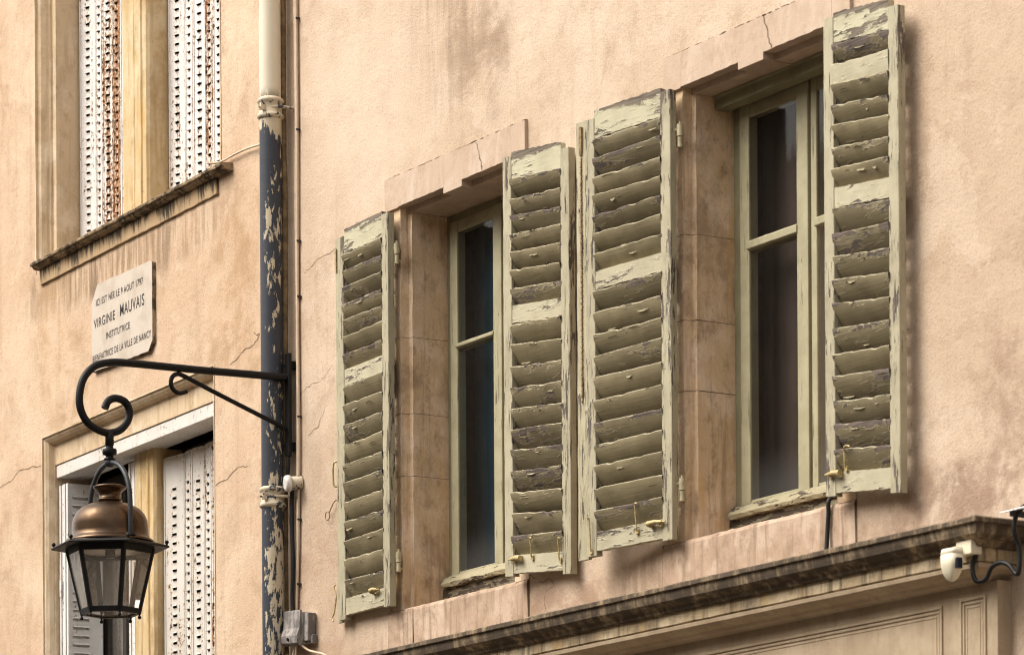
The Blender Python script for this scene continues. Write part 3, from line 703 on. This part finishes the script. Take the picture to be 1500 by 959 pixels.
def folding(label, u0, widths, z0, z1, pitch, d0, mats, top=.09, slotw=.038, tilt=8, first=.045):
    root = thing('folding_shutter', label, 'shutter', FL(u0+sum(widths)/2, d0, z0), 'white folding metal shutters')
    u = u0; d = d0
    for i, w in enumerate(widths):
        ang = radians(tilt)*(1 if i % 2 else -1)
        ca, sa = cos(ang), sin(ang); ub, db = u, d
        def F(s, t, z, ub=ub, db=db, ca=ca, sa=sa): return FL(ub+s*ca-t*sa, db+s*sa+t*ca, z)
        m = MB(); wl = w/ca; g = .003
        n = int((z1-z0-top-first)/pitch); sl = [z0+first+k*pitch+.012*(i % 2) for k in range(n)]
        c = wl/2; panel_mesh(F, g, wl-g, z0, z1, sl, c-slotw/2, c+slotw/2, m, sh=.012 if z0 > 5 else .016)
        # rolled edges
        for e in (g, wl-g-.010):
            m.box(F, e, e+.010, -.012, .004, z0, z1)
        m.box(F, g+.011, wl-g-.011, -.006, .003, z1-.006, z1+.004)
        p = m.build('panel', mats[i], root, 0, True)
        m = MB(); m.face([F(g, -.02, z0), F(wl-g, -.02, z0), F(wl-g, -.02, z1), F(g, -.02, z1)]); m.build('lining', 'slot_dark', p)  # added dark sheet: shade behind the slots put into colour
        if i+1 < len(widths):
            for hz in (z0+.22*(z1-z0), z0+.62*(z1-z0)):
                m = MB(); m.tube([F(wl, .004, hz), F(wl, .004, hz+.07)], .006, 8); m.build('hinge', mats[i], p)
        u += w; d += wl*sa
    return root
folding('white metal shutter, badly rusted, closed left of the upper mullion', -2.868, [.165, .120, .112, .132, .18], 6.35, 8.6, .0445, -.215,
        ['white', 'white', 'white_rusty', 'white_very_rusty', 'white'])
folding('white perforated metal shutter closed right of the upper mullion, above the thin wire', -1.722, [.158, .126, .118, .118, .11, .12, .12], 6.35, 8.6, .0445, -.215,
        ['white', 'white', 'white', 'white_rusty', 'white', 'white', 'white'])
folding('white perforated metal shutter closed beside the lantern, between mullion and downpipe', -1.790, [.195, .115, .122, .115, .115, .12, .12], 3.25, 5.135, .0465, -.205,
        ['white_worn', 'white_worn', 'white_worn', 'white_worn', 'white_rusty', 'white_worn', 'white_worn'])
# two stacks folded open in the lower window: leaves stand square to the wall
def stack(label, u0, n, dfront, depth, z0, z1, mats, facing=1):
    root = thing('folding_shutter', label, 'shutter', FL(u0, dfront-depth/2, z0), 'white folding metal shutters')
    for i in range(n):
        u = u0+i*.028*facing
        def F(s, t, z, u=u): return FL(u+t*facing, dfront-s-(.004*(i % 2)), z)
        m = MB(); last = i == n-1
        sl = [z0+.06+k*.0465 for k in range(int((z1-z0-.085)/.0465))]
        if last: panel_mesh(F, .0, depth, z0, z1, sl, depth*.14, depth*.60, m, .014, .02)
        else: m.face([F(0, 0, z0), F(depth, 0, z0), F(depth, 0, z1), F(0, 0, z1)])
        m.box(F, -.002, .010, -.014, .006, z0, z1); m.box(F, depth-.012, depth, -.014, .005, z0, z1); m.box(F, .011, depth-.013, -.010, .004, z1-.012, z1)
        p = m.build('panel', mats[i], root, 0, True)
        m = MB(); m.face([F(.004, -.012, z0), F(depth-.004, -.012, z0), F(depth-.004, -.012, z1-.002), F(.004, -.012, z1-.002)]); m.build('lining', mats[i], p)
    for hz in (z0+.62, z0+1.3):
        m = MB(); m.box(lambda a, b, c: FL(u0+a, dfront+b, c), .006, .022, .002, .012, hz, hz+.09, 0, .001); m.build('hinge', 'white', root)
    return root
stack('greyish metal shutter folded open against the left reveal, behind the lantern', -2.838, 4, -.075, .20, 3.25, 5.15, ['white', 'white', 'white', 'white_grey'])
stack('white metal shutter stack folded against the lower mullion, partly hidden by the lantern', -2.082, 3, -.165, .12, 3.25, 5.165, ['white', 'white', 'white'], -1)

# ================================================================== PLAQUE
pl = thing('wall_plaque', 'pale marble memorial plaque with black lettering under the upper window sill', 'plaque', FL(-1.8, 0, 5.62))
m = MB(); out = []
P0 = [(-2.165, 5.632), (-1.455, 5.612), (-1.405, 5.66), (-1.405, 6.052), (-1.412, 6.062), (-2.09, 6.078), (-2.165, 5.99)]
for (a, b) in zip(P0, P0[1:]+P0[:1]):
    L = sqrt((a[0]-b[0])**2+(a[1]-b[1])**2); n = max(1, int(L/.04))
    for k in range(n): out.append((-.022+a[0]+(b[0]-a[0])*k/n+random.uniform(-.002, .002), a[1]+(b[1]-a[1])*k/n+random.uniform(-.002, .002)))
m.face([FL(u, .021, z) for u, z in out]); nn = len(out)
for k in range(nn):
    a, b = out[k], out[(k+1) % nn]; m.face([FL(a[0], .021, a[1]), FL(b[0], .021, b[1]), FL(b[0]+.004, -.005, b[1]-.002), FL(a[0]+.004, -.005, a[1]-.002)], 1)
slab = m.build('slab', ['marble', 'left_sill'], pl)
def words(txt, u0, u1, zbase, cap):
    c = bpy.data.curves.new('letters', 'FONT'); c.body = txt; c.size = 1.; c.extrude = 0.; c.offset = .004; c.space_character = 1.12
    o = bpy.data.objects.new('tmp', c); COL.objects.link(o); bpy.context.view_layer.update()
    me = bpy.data.meshes.new_from_object(o.evaluated_get(bpy.context.evaluated_depsgraph_get()))
    bpy.data.objects.remove(o); xs = [v.co.x for v in me.vertices]; ys = [v.co.y for v in me.vertices]
    x0, x1 = min(xs), max(xs); hcap = .73
    for v in me.vertices:
        v.co = FL(-.022+u0+(v.co.x-x0)/(x1-x0)*(u1-u0), .0222, zbase+v.co.y/hcap*cap)-pl.location
    me.materials.append(M['letters']); me.name = 'letters'
    q = bpy.data.objects.new('letters', me); COL.objects.link(q); q.parent = slab; q.location = (0, 0, 0)
words('ICI EST NÉE LE 9 AOUT 1797', -2.105, -1.515, 5.965, .036)
words('VIRGINIE', -2.135, -1.865, 5.853, .05); words('MAUVAIS', -1.80, -1.50, 5.856, .062)
words('INSTITUTRICE', -1.976, -1.68, 5.770, .036)
words('BIENFAITRICE DE LA VILLE DE NANCY', -2.165+.012, -1.420, 5.680, .036)

# ================================================================== PIPE, CABLES, BOXES
pipe = thing('downpipe', 'round downpipe between the two houses, cream above and peeling navy below', 'downpipe', FR(-1.092, .085, 0))
PC = (-1.092, .085)
def vt(name, mat, r, z0, z1, parent, n=28, seg=20):
    m = MB(); m.tube([FR(PC[0], PC[1], z0+(z1-z0)*k/seg) for k in range(seg+1)], r, n); return m.build(name, mat, parent, 0)
vt('upper_section', 'pipe_cream', .0505, 6.40, 9.4, pipe); vt('lower_section', 'pipe_navy', .0525, 0.1, 6.41, pipe)
for z in (6.455, 4.632, 2.8):
    m = MB(); c = FR(PC[0], PC[1], 0)
    m.lathe(c, [(.050, z-.052), (.060, z-.045), (.066, z-.036), (.060, z-.027), (.055, z-.022), (.055, z+.022), (.060, z+.027), (.066, z+.036), (.060, z+.045), (.050, z+.052)], 32)
    col = m.build('collar', 'pipe_collar', pipe)
    m = MB(); m.tube([FR(PC[0]+.045, PC[1]+.02, z), FR(PC[0]+.068, PC[1]-.02, z), FR(PC[0]+.075, -.02, z)], .007, 8)
    m.box(FR, PC[0]+.018, PC[0]+.034, PC[1]+.048, PC[1]+.068, z-.016, z+.016); m.tube([FR(PC[0]+.026, PC[1]+.06, z-.003), FR(PC[0]+.026, PC[1]+.08, z-.003)], .005, 8)
    m.build('clamp', 'pipe_collar', col, .001)

def cable(name, label, cat, pts, r, mat, F=FR, n=8, clips=None, extra=None):
    root = thing(name, label, cat, F(*pts[0]))
    m = MB(); m.tube(smooth_path([F(*p) for p in pts], 8), r, n)
    for e in (extra or []): m.tube(smooth_path([F(*p) for p in e], 8), r*.9, n)
    m.build('cord', mat, root)
    for z, u in (clips or []):
        k = MB(); k.tube([F(u, .0, z), F(u, .022, z)], .0045, 8); k.box(F, u-.011, u+.004, .004, .016, z-.004, z+.004); k.build('clip', 'iron_grey', root)
    return root
cz = [9.4, 8, 6.95, 6.4, 5.99, 5.42, 4.9, 4.62, 4.4, 4.2, 4.06]
cable('cable', 'pair of thin beige cables running down the wall right of the downpipe', 'cable',
      [(-.968+(0 if z > 4.7 else -(4.7-z)*.05)+.003*sin(z*9), .012, z) for z in cz], .0075, 'cable_beige',
      clips=[(6.86, -.956), (6.34, -.958), (5.82, -.958), (5.56, -.956), (5.0, -.962), (4.72, -.966), (4.52, -.968), (4.22, -.975)],
      extra=[[(-.983+(0 if z > 4.7 else -(4.7-z)*.055)+.004*sin(z*7+1), .010, z) for z in cz]])
cable('conduit', 'rusty brown conduit squeezed between the downpipe and the rosy wall', 'conduit',
      [(-1.083, .022, 9.4), (-1.081, .022, 7), (-1.082, .022, 6.3), (-1.07, .024, 6.1), (-1.074, .024, 5.4), (-1.085, .024, 4.9), (-1.083, .024, 3.9)], .015, 'cable_brown', n=12)
cable('cable', 'black cable dropping from the bracket plate past the white disc to the grey box', 'cable',
      [(-1.02, .04, 4.84), (-1.02, .04, 4.78), (-1.03, .04, 4.70), (-.995, .035, 4.655), (-1.008, .03, 4.60), (-1.004, .03, 4.45), (-.998, .03, 4.30), (-1.006, .03, 4.16), (-1.0, .03, 4.07)], .010, 'cable_black')
cable('wire', 'thin pale wire slanting from the upper sill end to the downpipe', 'wire', [(-.67, .06, 6.37), (-.62, .02, 6.372), (-.45, .02, 6.372), (-.30, .02, 6.366), (-.08, .03, 6.34), (.02, .03, 6.33)], .0055, 'cable_beige', FL)
cable('cable', 'short black cable hanging below the window nearest the corner, down to the cornice', 'cable', [(3.14, -.05, 4.02), (3.142, .014, 4.005), (3.139, .018, 3.95), (3.134, .02, 3.88), (3.137, .03, 3.775)], .0085, 'cable_black')
cable('wire', 'loose cream wire trailing from under the grey junction box', 'wire', [(-.93, .04, 3.96), (-.90, .05, 3.93), (-.85, .035, 3.895), (-.78, .03, 3.875), (-.70, .03, 3.855), (-.60, .03, 3.80), (-.5, .03, 3.70)], .006, 'cable_beige',
      extra=[[(-.96, .04, 3.96), (-.98, .04, 3.90), (-1.0, .04, 3.80), (-1.01, .04, 3.6)], [(-.94, .04, 3.96), (-.945, .045, 3.92), (-.96, .04, 3.86), (-.985, .04, 3.70)]])
# white disc
sd = thing('wall_sensor', 'small round white disc fixed beside the lower downpipe collar', 'sensor', FR(-.985, .03, 4.69))
ax = Vector((-.25, -.96, -.10)).normalized(); c0 = FR(-.968, .0, 4.692)
m = MB(); m.tube([c0, c0+ax*.05, c0+ax*.051], .03, 24, rad=[.032, .032, .028]); m.build('base', 'pipe_collar', sd)
m = MB(); m.tube([c0+ax*.051, c0+ax*.055, c0+ax*.072, c0+ax*.079, c0+ax*.081], .04, 32, rad=[.028, .039, .039, .034, .026]); m.build('disc', 'plastic_white', sd)
# junction box
jb = thing('junction_box', 'weathered grey junction box at the foot of the beige cables', 'box', FR(-.94, 0, 3.95))
def FJ(a, b, c):
    ang = radians(-4); return FR(-.955+a*cos(ang)-c*sin(ang), b, 4.005+a*sin(ang)+c*cos(ang))
m = MB(); m.box(FJ, -.07, .085, .004, .055, -.075, .075); m.build('housing', 'box_grey', jb, .004)
m = MB(); m.extr(lambda a, b, c: FJ(a, b, c), [(.056, -.082), (.075, -.070), (.080, -.035), (.066, .0), (.066, .082), (.056, .084)], -.075, .080); m.build('cover', 'box_grey', jb, .003)
m = MB(); m.box(FJ, .087, .125, .004, .045, -.06, .07); m.box(FJ, .087, .142, .004, .03, -.072, -.03); m.build('terminal', 'box_grey', jb, .003)
m = MB(); m.tube([FJ(-.005, .07, -.05), FJ(-.005, .083, -.052)], .008, 10); m.build('screw', 'iron', jb)
# ring on the wall
rg = thing('ring_hook', 'small bent wire ring hook on the rosy wall left of the first green shutter', 'hook', FR(-.68, 0, 4.5))
m = MB(); m.tube([FR(-.692+.020*cos(a), .016, 4.496+.020*sin(a)) for a in [2*pi*k/20 for k in range(20)]]+[FR(-.672, .016, 4.496)], .0022, 8)
m.tube(smooth_path([FR(-.675, .016, 4.507), FR(-.655, .016, 4.53), FR(-.63, .012, 4.555), FR(-.615, -.01, 4.565)], 5), .0026, 8); m.build('wire_ring', 'rust', rg)

# sensor on the cornice
sc = thing('motion_sensor', 'cream motion sensor on a block under the cornice corner', 'sensor', FR(4.13, .16, 3.63))
m = MB(); m.box(FR, 4.135, 4.22, .165, .215, 3.640, 3.690); m.build('mount', 'plastic_cream', sc, .004)
m = MB(); m.tube([FR(4.16, .21, 3.662), FR(4.17, .25, 3.655)], .013, 12); m.build('arm', 'plastic_cream', sc)
m = MB(); rows = []
for zz, sx, sy in ((3.656, .024, .020), (3.655, .042, .030), (3.640, .047, .034), (3.636, .043, .030), (3.635, .047, .033), (3.600, .046, .033), (3.575, .038, .028), (3.555, .024, .018), (3.546, .008, .008)):
    rows.append([FR(4.185+(zz-3.65)*.12+.88*sx*(abs(cos(a))**.6*(1 if cos(a) > 0 else -1)), .272+(zz-3.65)*.1+.88*sy*(abs(sin(a))**.6*(1 if sin(a) > 0 else -1)), zz) for a in [2*pi*k/28 for k in range(28)]])
m.grid(rows, 0, True, closed=True); m.face(rows[0]); m.face(rows[-1]); m.build('head', 'plastic_cream', sc)
m = MB(); m.box(FR, 4.215, 4.2285, .258, .284, 3.584, 3.622); m.build('lens', 'lens', sc, .003)
cable('cable', 'black cable looping from the motion sensor round the cornice corner', 'cable',
      [(4.205, .18, 3.645), (4.19, .185, 3.60), (4.21, .185, 3.548), (4.245, .17, 3.550), (4.27, .165, 3.588), (4.31, .16, 3.60), (4.35, .155, 3.588), (4.385, .15, 3.552), (4.40, .15, 3.565), (4.402, .15, 3.64), (4.40, .17, 3.70), (4.41, .16, 3.76), (4.46, .12, 3.80), (4.6, .05, 3.83), (4.8, .03, 3.84)], .0085, 'cable_black')
fl = thing('cornice_flashing', 'white metal strip lying on the cornice end at the right edge', 'flashing', FR(4.4, .16, 3.77))
m = MB(); m.extr(FR, [(.205, 3.760), (.20, 3.765), (.06, 3.792), (.06, 3.788)], 4.362, 4.432); m.extr(FR, [(.205, 3.761), (.20, 3.766), (.06, 3.793), (.06, 3.788)], 4.438, 4.75)
m.build('strip', 'plastic_white', fl, .001)
m = MB(); m.box(FR, 4.40, 4.41, .05, .19, 3.745, 3.765); m.build('bracket', 'iron_grey', fl)
# ================================================================== LANTERN BRACKET
br = thing('lantern_bracket', 'black wrought iron scroll bracket reaching out from the wall beside the downpipe', 'bracket', FB(0, 0, 4.83))
m = MB(); m.box(FB, .000, .018, -.013, .024, 4.834, 5.314); m.box(FB, -.032, .0, -.004, .016, 4.86, 4.90); m.box(FB, -.032, .0, -.004, .016, 5.24, 5.28); m.build('mounting_plate', 'iron', br, .002)
for z in (5.262, 4.885):
    m = MB(); m.tube([FB(-.03, -.024, z), FB(.014, -.024, z)], .008, 6); m.tube([FB(.012, -.024, z), FB(.022, -.024, z)], .004, 8); m.build('bolt', 'iron_grey', br)
arm = [(.016, 5.202), (.25, 5.196), (.443, 5.190), (.62, 5.187), (.795, 5.184), (.917, 5.178), (1.003, 5.153), (1.059, 5.097), (1.083, 5.023), (1.080, 4.952), (1.046, 4.893), (.988, 4.862), (.936, 4.855), (.881, 4.874), (.842, 4.920), (.835, 4.968), (.856, 5.004), (.901, 5.016), (.940, 5.000), (.958, 4.965)]
m = MB(); path = smooth_path([FB(s, 0, z) for s, z in arm], 6); m.tube(path, .0175, 14); m.build('arm', 'iron', br)
brace = [(.016, 4.962), (.2, 5.026), (.4, 5.097), (.55, 5.152), (.592, 5.158), (.618, 5.134), (.616, 5.095), (.582, 5.072), (.540, 5.084)]
m = MB(); m.tube(smooth_path([FB(s, 0, z) for s, z in brace], 6), .0105, 12); m.build('brace', 'iron', br)
LX = .935
m = MB(); c = FB(LX, 0, 0)
m.lathe(c, [(.0, 4.868), (.019, 4.866), (.020, 4.80), (.017, 4.798), (.017, 4.785), (.030, 4.782), (.033, 4.775), (.033, 4.760), (.028, 4.755), (.018, 4.752), (.018, 4.742), (.026, 4.738), (.026, 4.73), (.0, 4.728)], 24)
m.build('coupling', 'iron', br)

# ================================================================== LANTERN
ln = thing('street_lantern', 'six-sided glass street lantern with a copper dome hanging from the scroll bracket', 'lantern', FB(LX, 0, 4.02))
VA = radians(63.9)                                     # the lantern's turn about its own axis
def hexp(r, z, k, off=0.): a = VA-radians(12)+k*pi/3+off; return Vector((c.x+r*cos(a), c.y+r*sin(a), z))
ya = VA-radians(60)
def yk(r, z): return Vector((c.x+r*cos(ya), c.y+r*sin(ya), z))
m = MB(); yp = [(.182, 4.372), (.183, 4.45), (.182, 4.52), (.172, 4.585), (.142, 4.645), (.095, 4.690), (.045, 4.712), (0, 4.718)]
yp = yp+[(-r, z) for r, z in reversed(yp[:-1])]
m.tube(smooth_path([yk(r, z) for r, z in yp], 5), .0115, 12); m.lathe(c, [(.0, 4.738), (.022, 4.736), (.024, 4.715), (.016, 4.700), (0, 4.698)], 20)
for sg in (1, -1):
    m.tube([yk(sg*.182, 4.366), yk(sg*.182, 4.376)], .026, 14)
m.build('yoke', 'iron_grey', ln)
m = MB()
m.lathe(c, [(.205, 4.352), (.205, 4.358), (.196, 4.366), (.182, 4.374), (.176, 4.384), (.174, 4.400), (.1735, 4.43), (.169, 4.458), (.156, 4.486), (.134, 4.508), (.10, 4.525), (.06, 4.534), (.048, 4.537)], 56)
dome = m.build('dome', 'copper', ln)
m = MB(); m.lathe(c, [(.050, 4.534), (.050, 4.542), (.056, 4.545), (.057, 4.550), (.052, 4.554), (.049, 4.556), (.049, 4.572), (.053, 4.582), (.064, 4.594), (.075, 4.602), (.0765, 4.608), (.060, 4.615), (.02, 4.620), (0, 4.621)], 40); m.build('chimney', 'copper', ln)
m = MB()                                                # hexagonal brim, thin tray
r0, r1 = .275, .19
ring = [[hexp(.19, 4.358, k) for k in range(6)], [hexp(.272, 4.336, k) for k in range(6)], [hexp(.276, 4.330, k) for k in range(6)], [hexp(.270, 4.326, k) for k in range(6)], [hexp(.20, 4.330, k) for k in range(6)], [hexp(.05, 4.336, k) for k in range(6)]]
m.grid(ring, 0, False, closed=True); m.face(ring[0]); m.face(list(reversed(ring[-1])))
m.build('brim', 'iron', ln)
for k in range(6):
    m = MB(); p = hexp(.262, 4.342, k); m.lathe(p, [(.004, 4.336), (.004, 4.342), (.009, 4.348), (.009, 4.354), (.005, 4.360), (0, 4.361)], 12); m.build('brim_ball', 'iron', ln)
rt, rb, zt_, zb_ = .203, .138, 4.322, 4.040
for k in range(6):
    m = MB(); a = VA-radians(12)+k*pi/3; t = Vector((-sin(a), cos(a), 0)); o = Vector((cos(a), sin(a), 0))
    A, B_ = hexp(rt, zt_, k), hexp(rb, zb_, k); hw = .0105
    rows = [[P+t*x+o*y for x, y in ((-hw, -.010), (-hw, .002), (0, .006), (hw, .002), (hw, -.010))] for P in (B_, A)]
    m.grid(rows, 0, False, closed=True); m.build('corner_bar', 'iron', ln, 0)
def hexring(name, ro, ri, ro2, ri2, z0, z1):
    m = MB(); m.grid([[hexp(ro, z0, k) for k in range(6)], [hexp(ro2, z1, k) for k in range(6)], [hexp(ri2, z1, k) for k in range(6)], [hexp(ri, z0, k) for k in range(6)], [hexp(ro, z0, k) for k in range(6)]], 0, False, closed=True); m.build(name, 'iron', ln)
hexring('top_ring', .200, .182, .206, .186, 4.300, 4.331); hexring('base_ring', .1415, .118, .1455, .124, 4.028, 4.052)
for k in range(6):
    m = MB(); m.face([hexp(.139, 4.050, k), hexp(.139, 4.050, k+1), hexp(.199, 4.304, k+1), hexp(.199, 4.304, k)]); m.build('glass_pane', 'glass_lantern', ln)
    m = MB(); p = hexp(.134, 4.02, k); m.lathe(p, [(.0, 4.004), (.006, 4.006), (.009, 4.012), (.006, 4.018), (.004, 4.022), (.006, 4.03)], 10); m.build('foot_ball', 'iron', ln)
m = MB(); m.face([hexp(.126, 4.034, k) for k in range(6)]); m.build('base_glass', 'glass_lantern', ln)
m = MB(); m.lathe(c, [(.170, 4.328), (.165, 4.318), (.10, 4.316), (.05, 4.324), (.03, 4.326)], 40); m.build('reflector', 'plastic_white', ln)
m = MB(); m.lathe(c, [(.022, 4.326), (.024, 4.30), (.020, 4.285), (0, 4.284)], 20); m.build('lamp_holder', 'iron', ln)

br.location.z -= .014; ln.location.z -= .0135
# ================================================================== STREET AND THE HOUSE OPPOSITE
def struct(name, mb, mat):
    o = mb.build(name, mat, None); o['kind'] = 'structure'; return o
m = MB(); m.face([Vector(p) for p in ((-300, -300, -.004), (300, -300, -.004), (300, 300, -.004), (-300, 300, -.004))]); struct('ground', m, 'paving')
m = MB(); m.face([Vector(p) for p in ((-90, -11.5, 0), (60, -11.5, 0), (60, -2., 0), (-90, -2., 0))]); struct('street', m, 'asphalt')
m = MB(); m.box(lambda a, b, c: Vector((a, b, c)), -90, 60, -1.9, -.001, 0, .12); struct('pavement', m, 'paving')
op = thing('town_house', 'brown plastered town house across the street, seen only as a dim reflection in the panes', 'house', (-16, -13.2, 0))
def FO(u, d, z): return Vector((u, -13.2+d, z))
m = MB(); m.box(FO, -60, 24, -8, 0, 0, 10.5); m.build('wall', 'opp', op)
m = MB(); m.extr(FO, [(.4, 10.5), (-4, 13.2), (-8.4, 10.5)], -60, 24); m.build('roof', 'roof', op)

# ================================================================== CAMERA, LIGHT, WORLD
f, H, roll = 5500., 1193., .006
tR = math.atan(f/3465.)
Rv = Vector((cos(tR), sin(tR), 0)); Fw = Vector((-sin(tR), cos(tR), 0)); Up = Vector((0, 0, 1))
cam = bpy.data.cameras.new('camera'); co = bpy.data.objects.new('camera', cam); COL.objects.link(co)
mat = Matrix((Rv, Up, -Fw)).transposed().to_4x4()
co.matrix_world = Matrix.Translation((14.43, -8.53, 1.6)) @ mat @ Matrix.Rotation(-roll, 4, 'Z')
cam.sensor_width = 36; cam.sensor_fit = 'HORIZONTAL'; cam.lens = f/1500*36
cam.shift_x = -H*sin(roll)/1500; cam.shift_y = H*cos(roll)/1500
cam.clip_start = .1; cam.clip_end = 2000
cam.dof.use_dof = True; cam.dof.focus_distance = 17.0; cam.dof.aperture_fstop = 6.5
S.camera = co

wd = bpy.data.worlds.new('World'); S.world = wd; wd.use_nodes = True; nt = wd.node_tree; nt.nodes.clear()
sky = nt.nodes.new('ShaderNodeTexSky'); sky.sky_type = 'NISHITA'; sky.sun_disc = False
EL, AZ = radians(50), radians(205)
sky.sun_elevation = EL; sky.sun_rotation = AZ; sky.dust_density = 6; sky.air_density = 1.0; sky.ozone_density = .6
hs = nt.nodes.new('ShaderNodeHueSaturation'); hs.inputs['Saturation'].default_value = .18
bg = nt.nodes.new('ShaderNodeBackground'); bg.inputs[1].default_value = .15; ow = nt.nodes.new('ShaderNodeOutputWorld')
nt.links.new(sky.outputs[0], hs.inputs['Color']); tn = nt.nodes.new('ShaderNodeMix'); tn.data_type = 'RGBA'; tn.blend_type = 'MULTIPLY'; tn.inputs[0].default_value = 1; tn.inputs[7].default_value = (1, .955, .88, 1)
nt.links.new(hs.outputs[0], tn.inputs[6]); nt.links.new(tn.outputs[2], bg.inputs[0]); nt.links.new(bg.outputs[0], ow.inputs[0])
sl = bpy.data.lights.new('sun', 'SUN'); sl.energy = .6; sl.angle = radians(32); sl.color = (1, .93, .82)
so = bpy.data.objects.new('sun', sl); COL.objects.link(so)
# sun_rotation is measured clockwise from +Y
sd_ = Vector((sin(AZ)*cos(EL), cos(AZ)*cos(EL), sin(EL)))
so.rotation_euler = (-sd_).to_track_quat('-Z', 'Y').to_euler(); so.location = (0, -6, 12)
S.view_settings.view_transform = 'Standard'; S.view_settings.look = 'None'; S.view_settings.exposure = 1.12; S.view_settings.gamma = 1
S.view_settings.use_curve_mapping = False
S.cycles.filter_width = 1.1; S.cycles.max_bounces = 6; S.cycles.transparent_max_bounces = 12
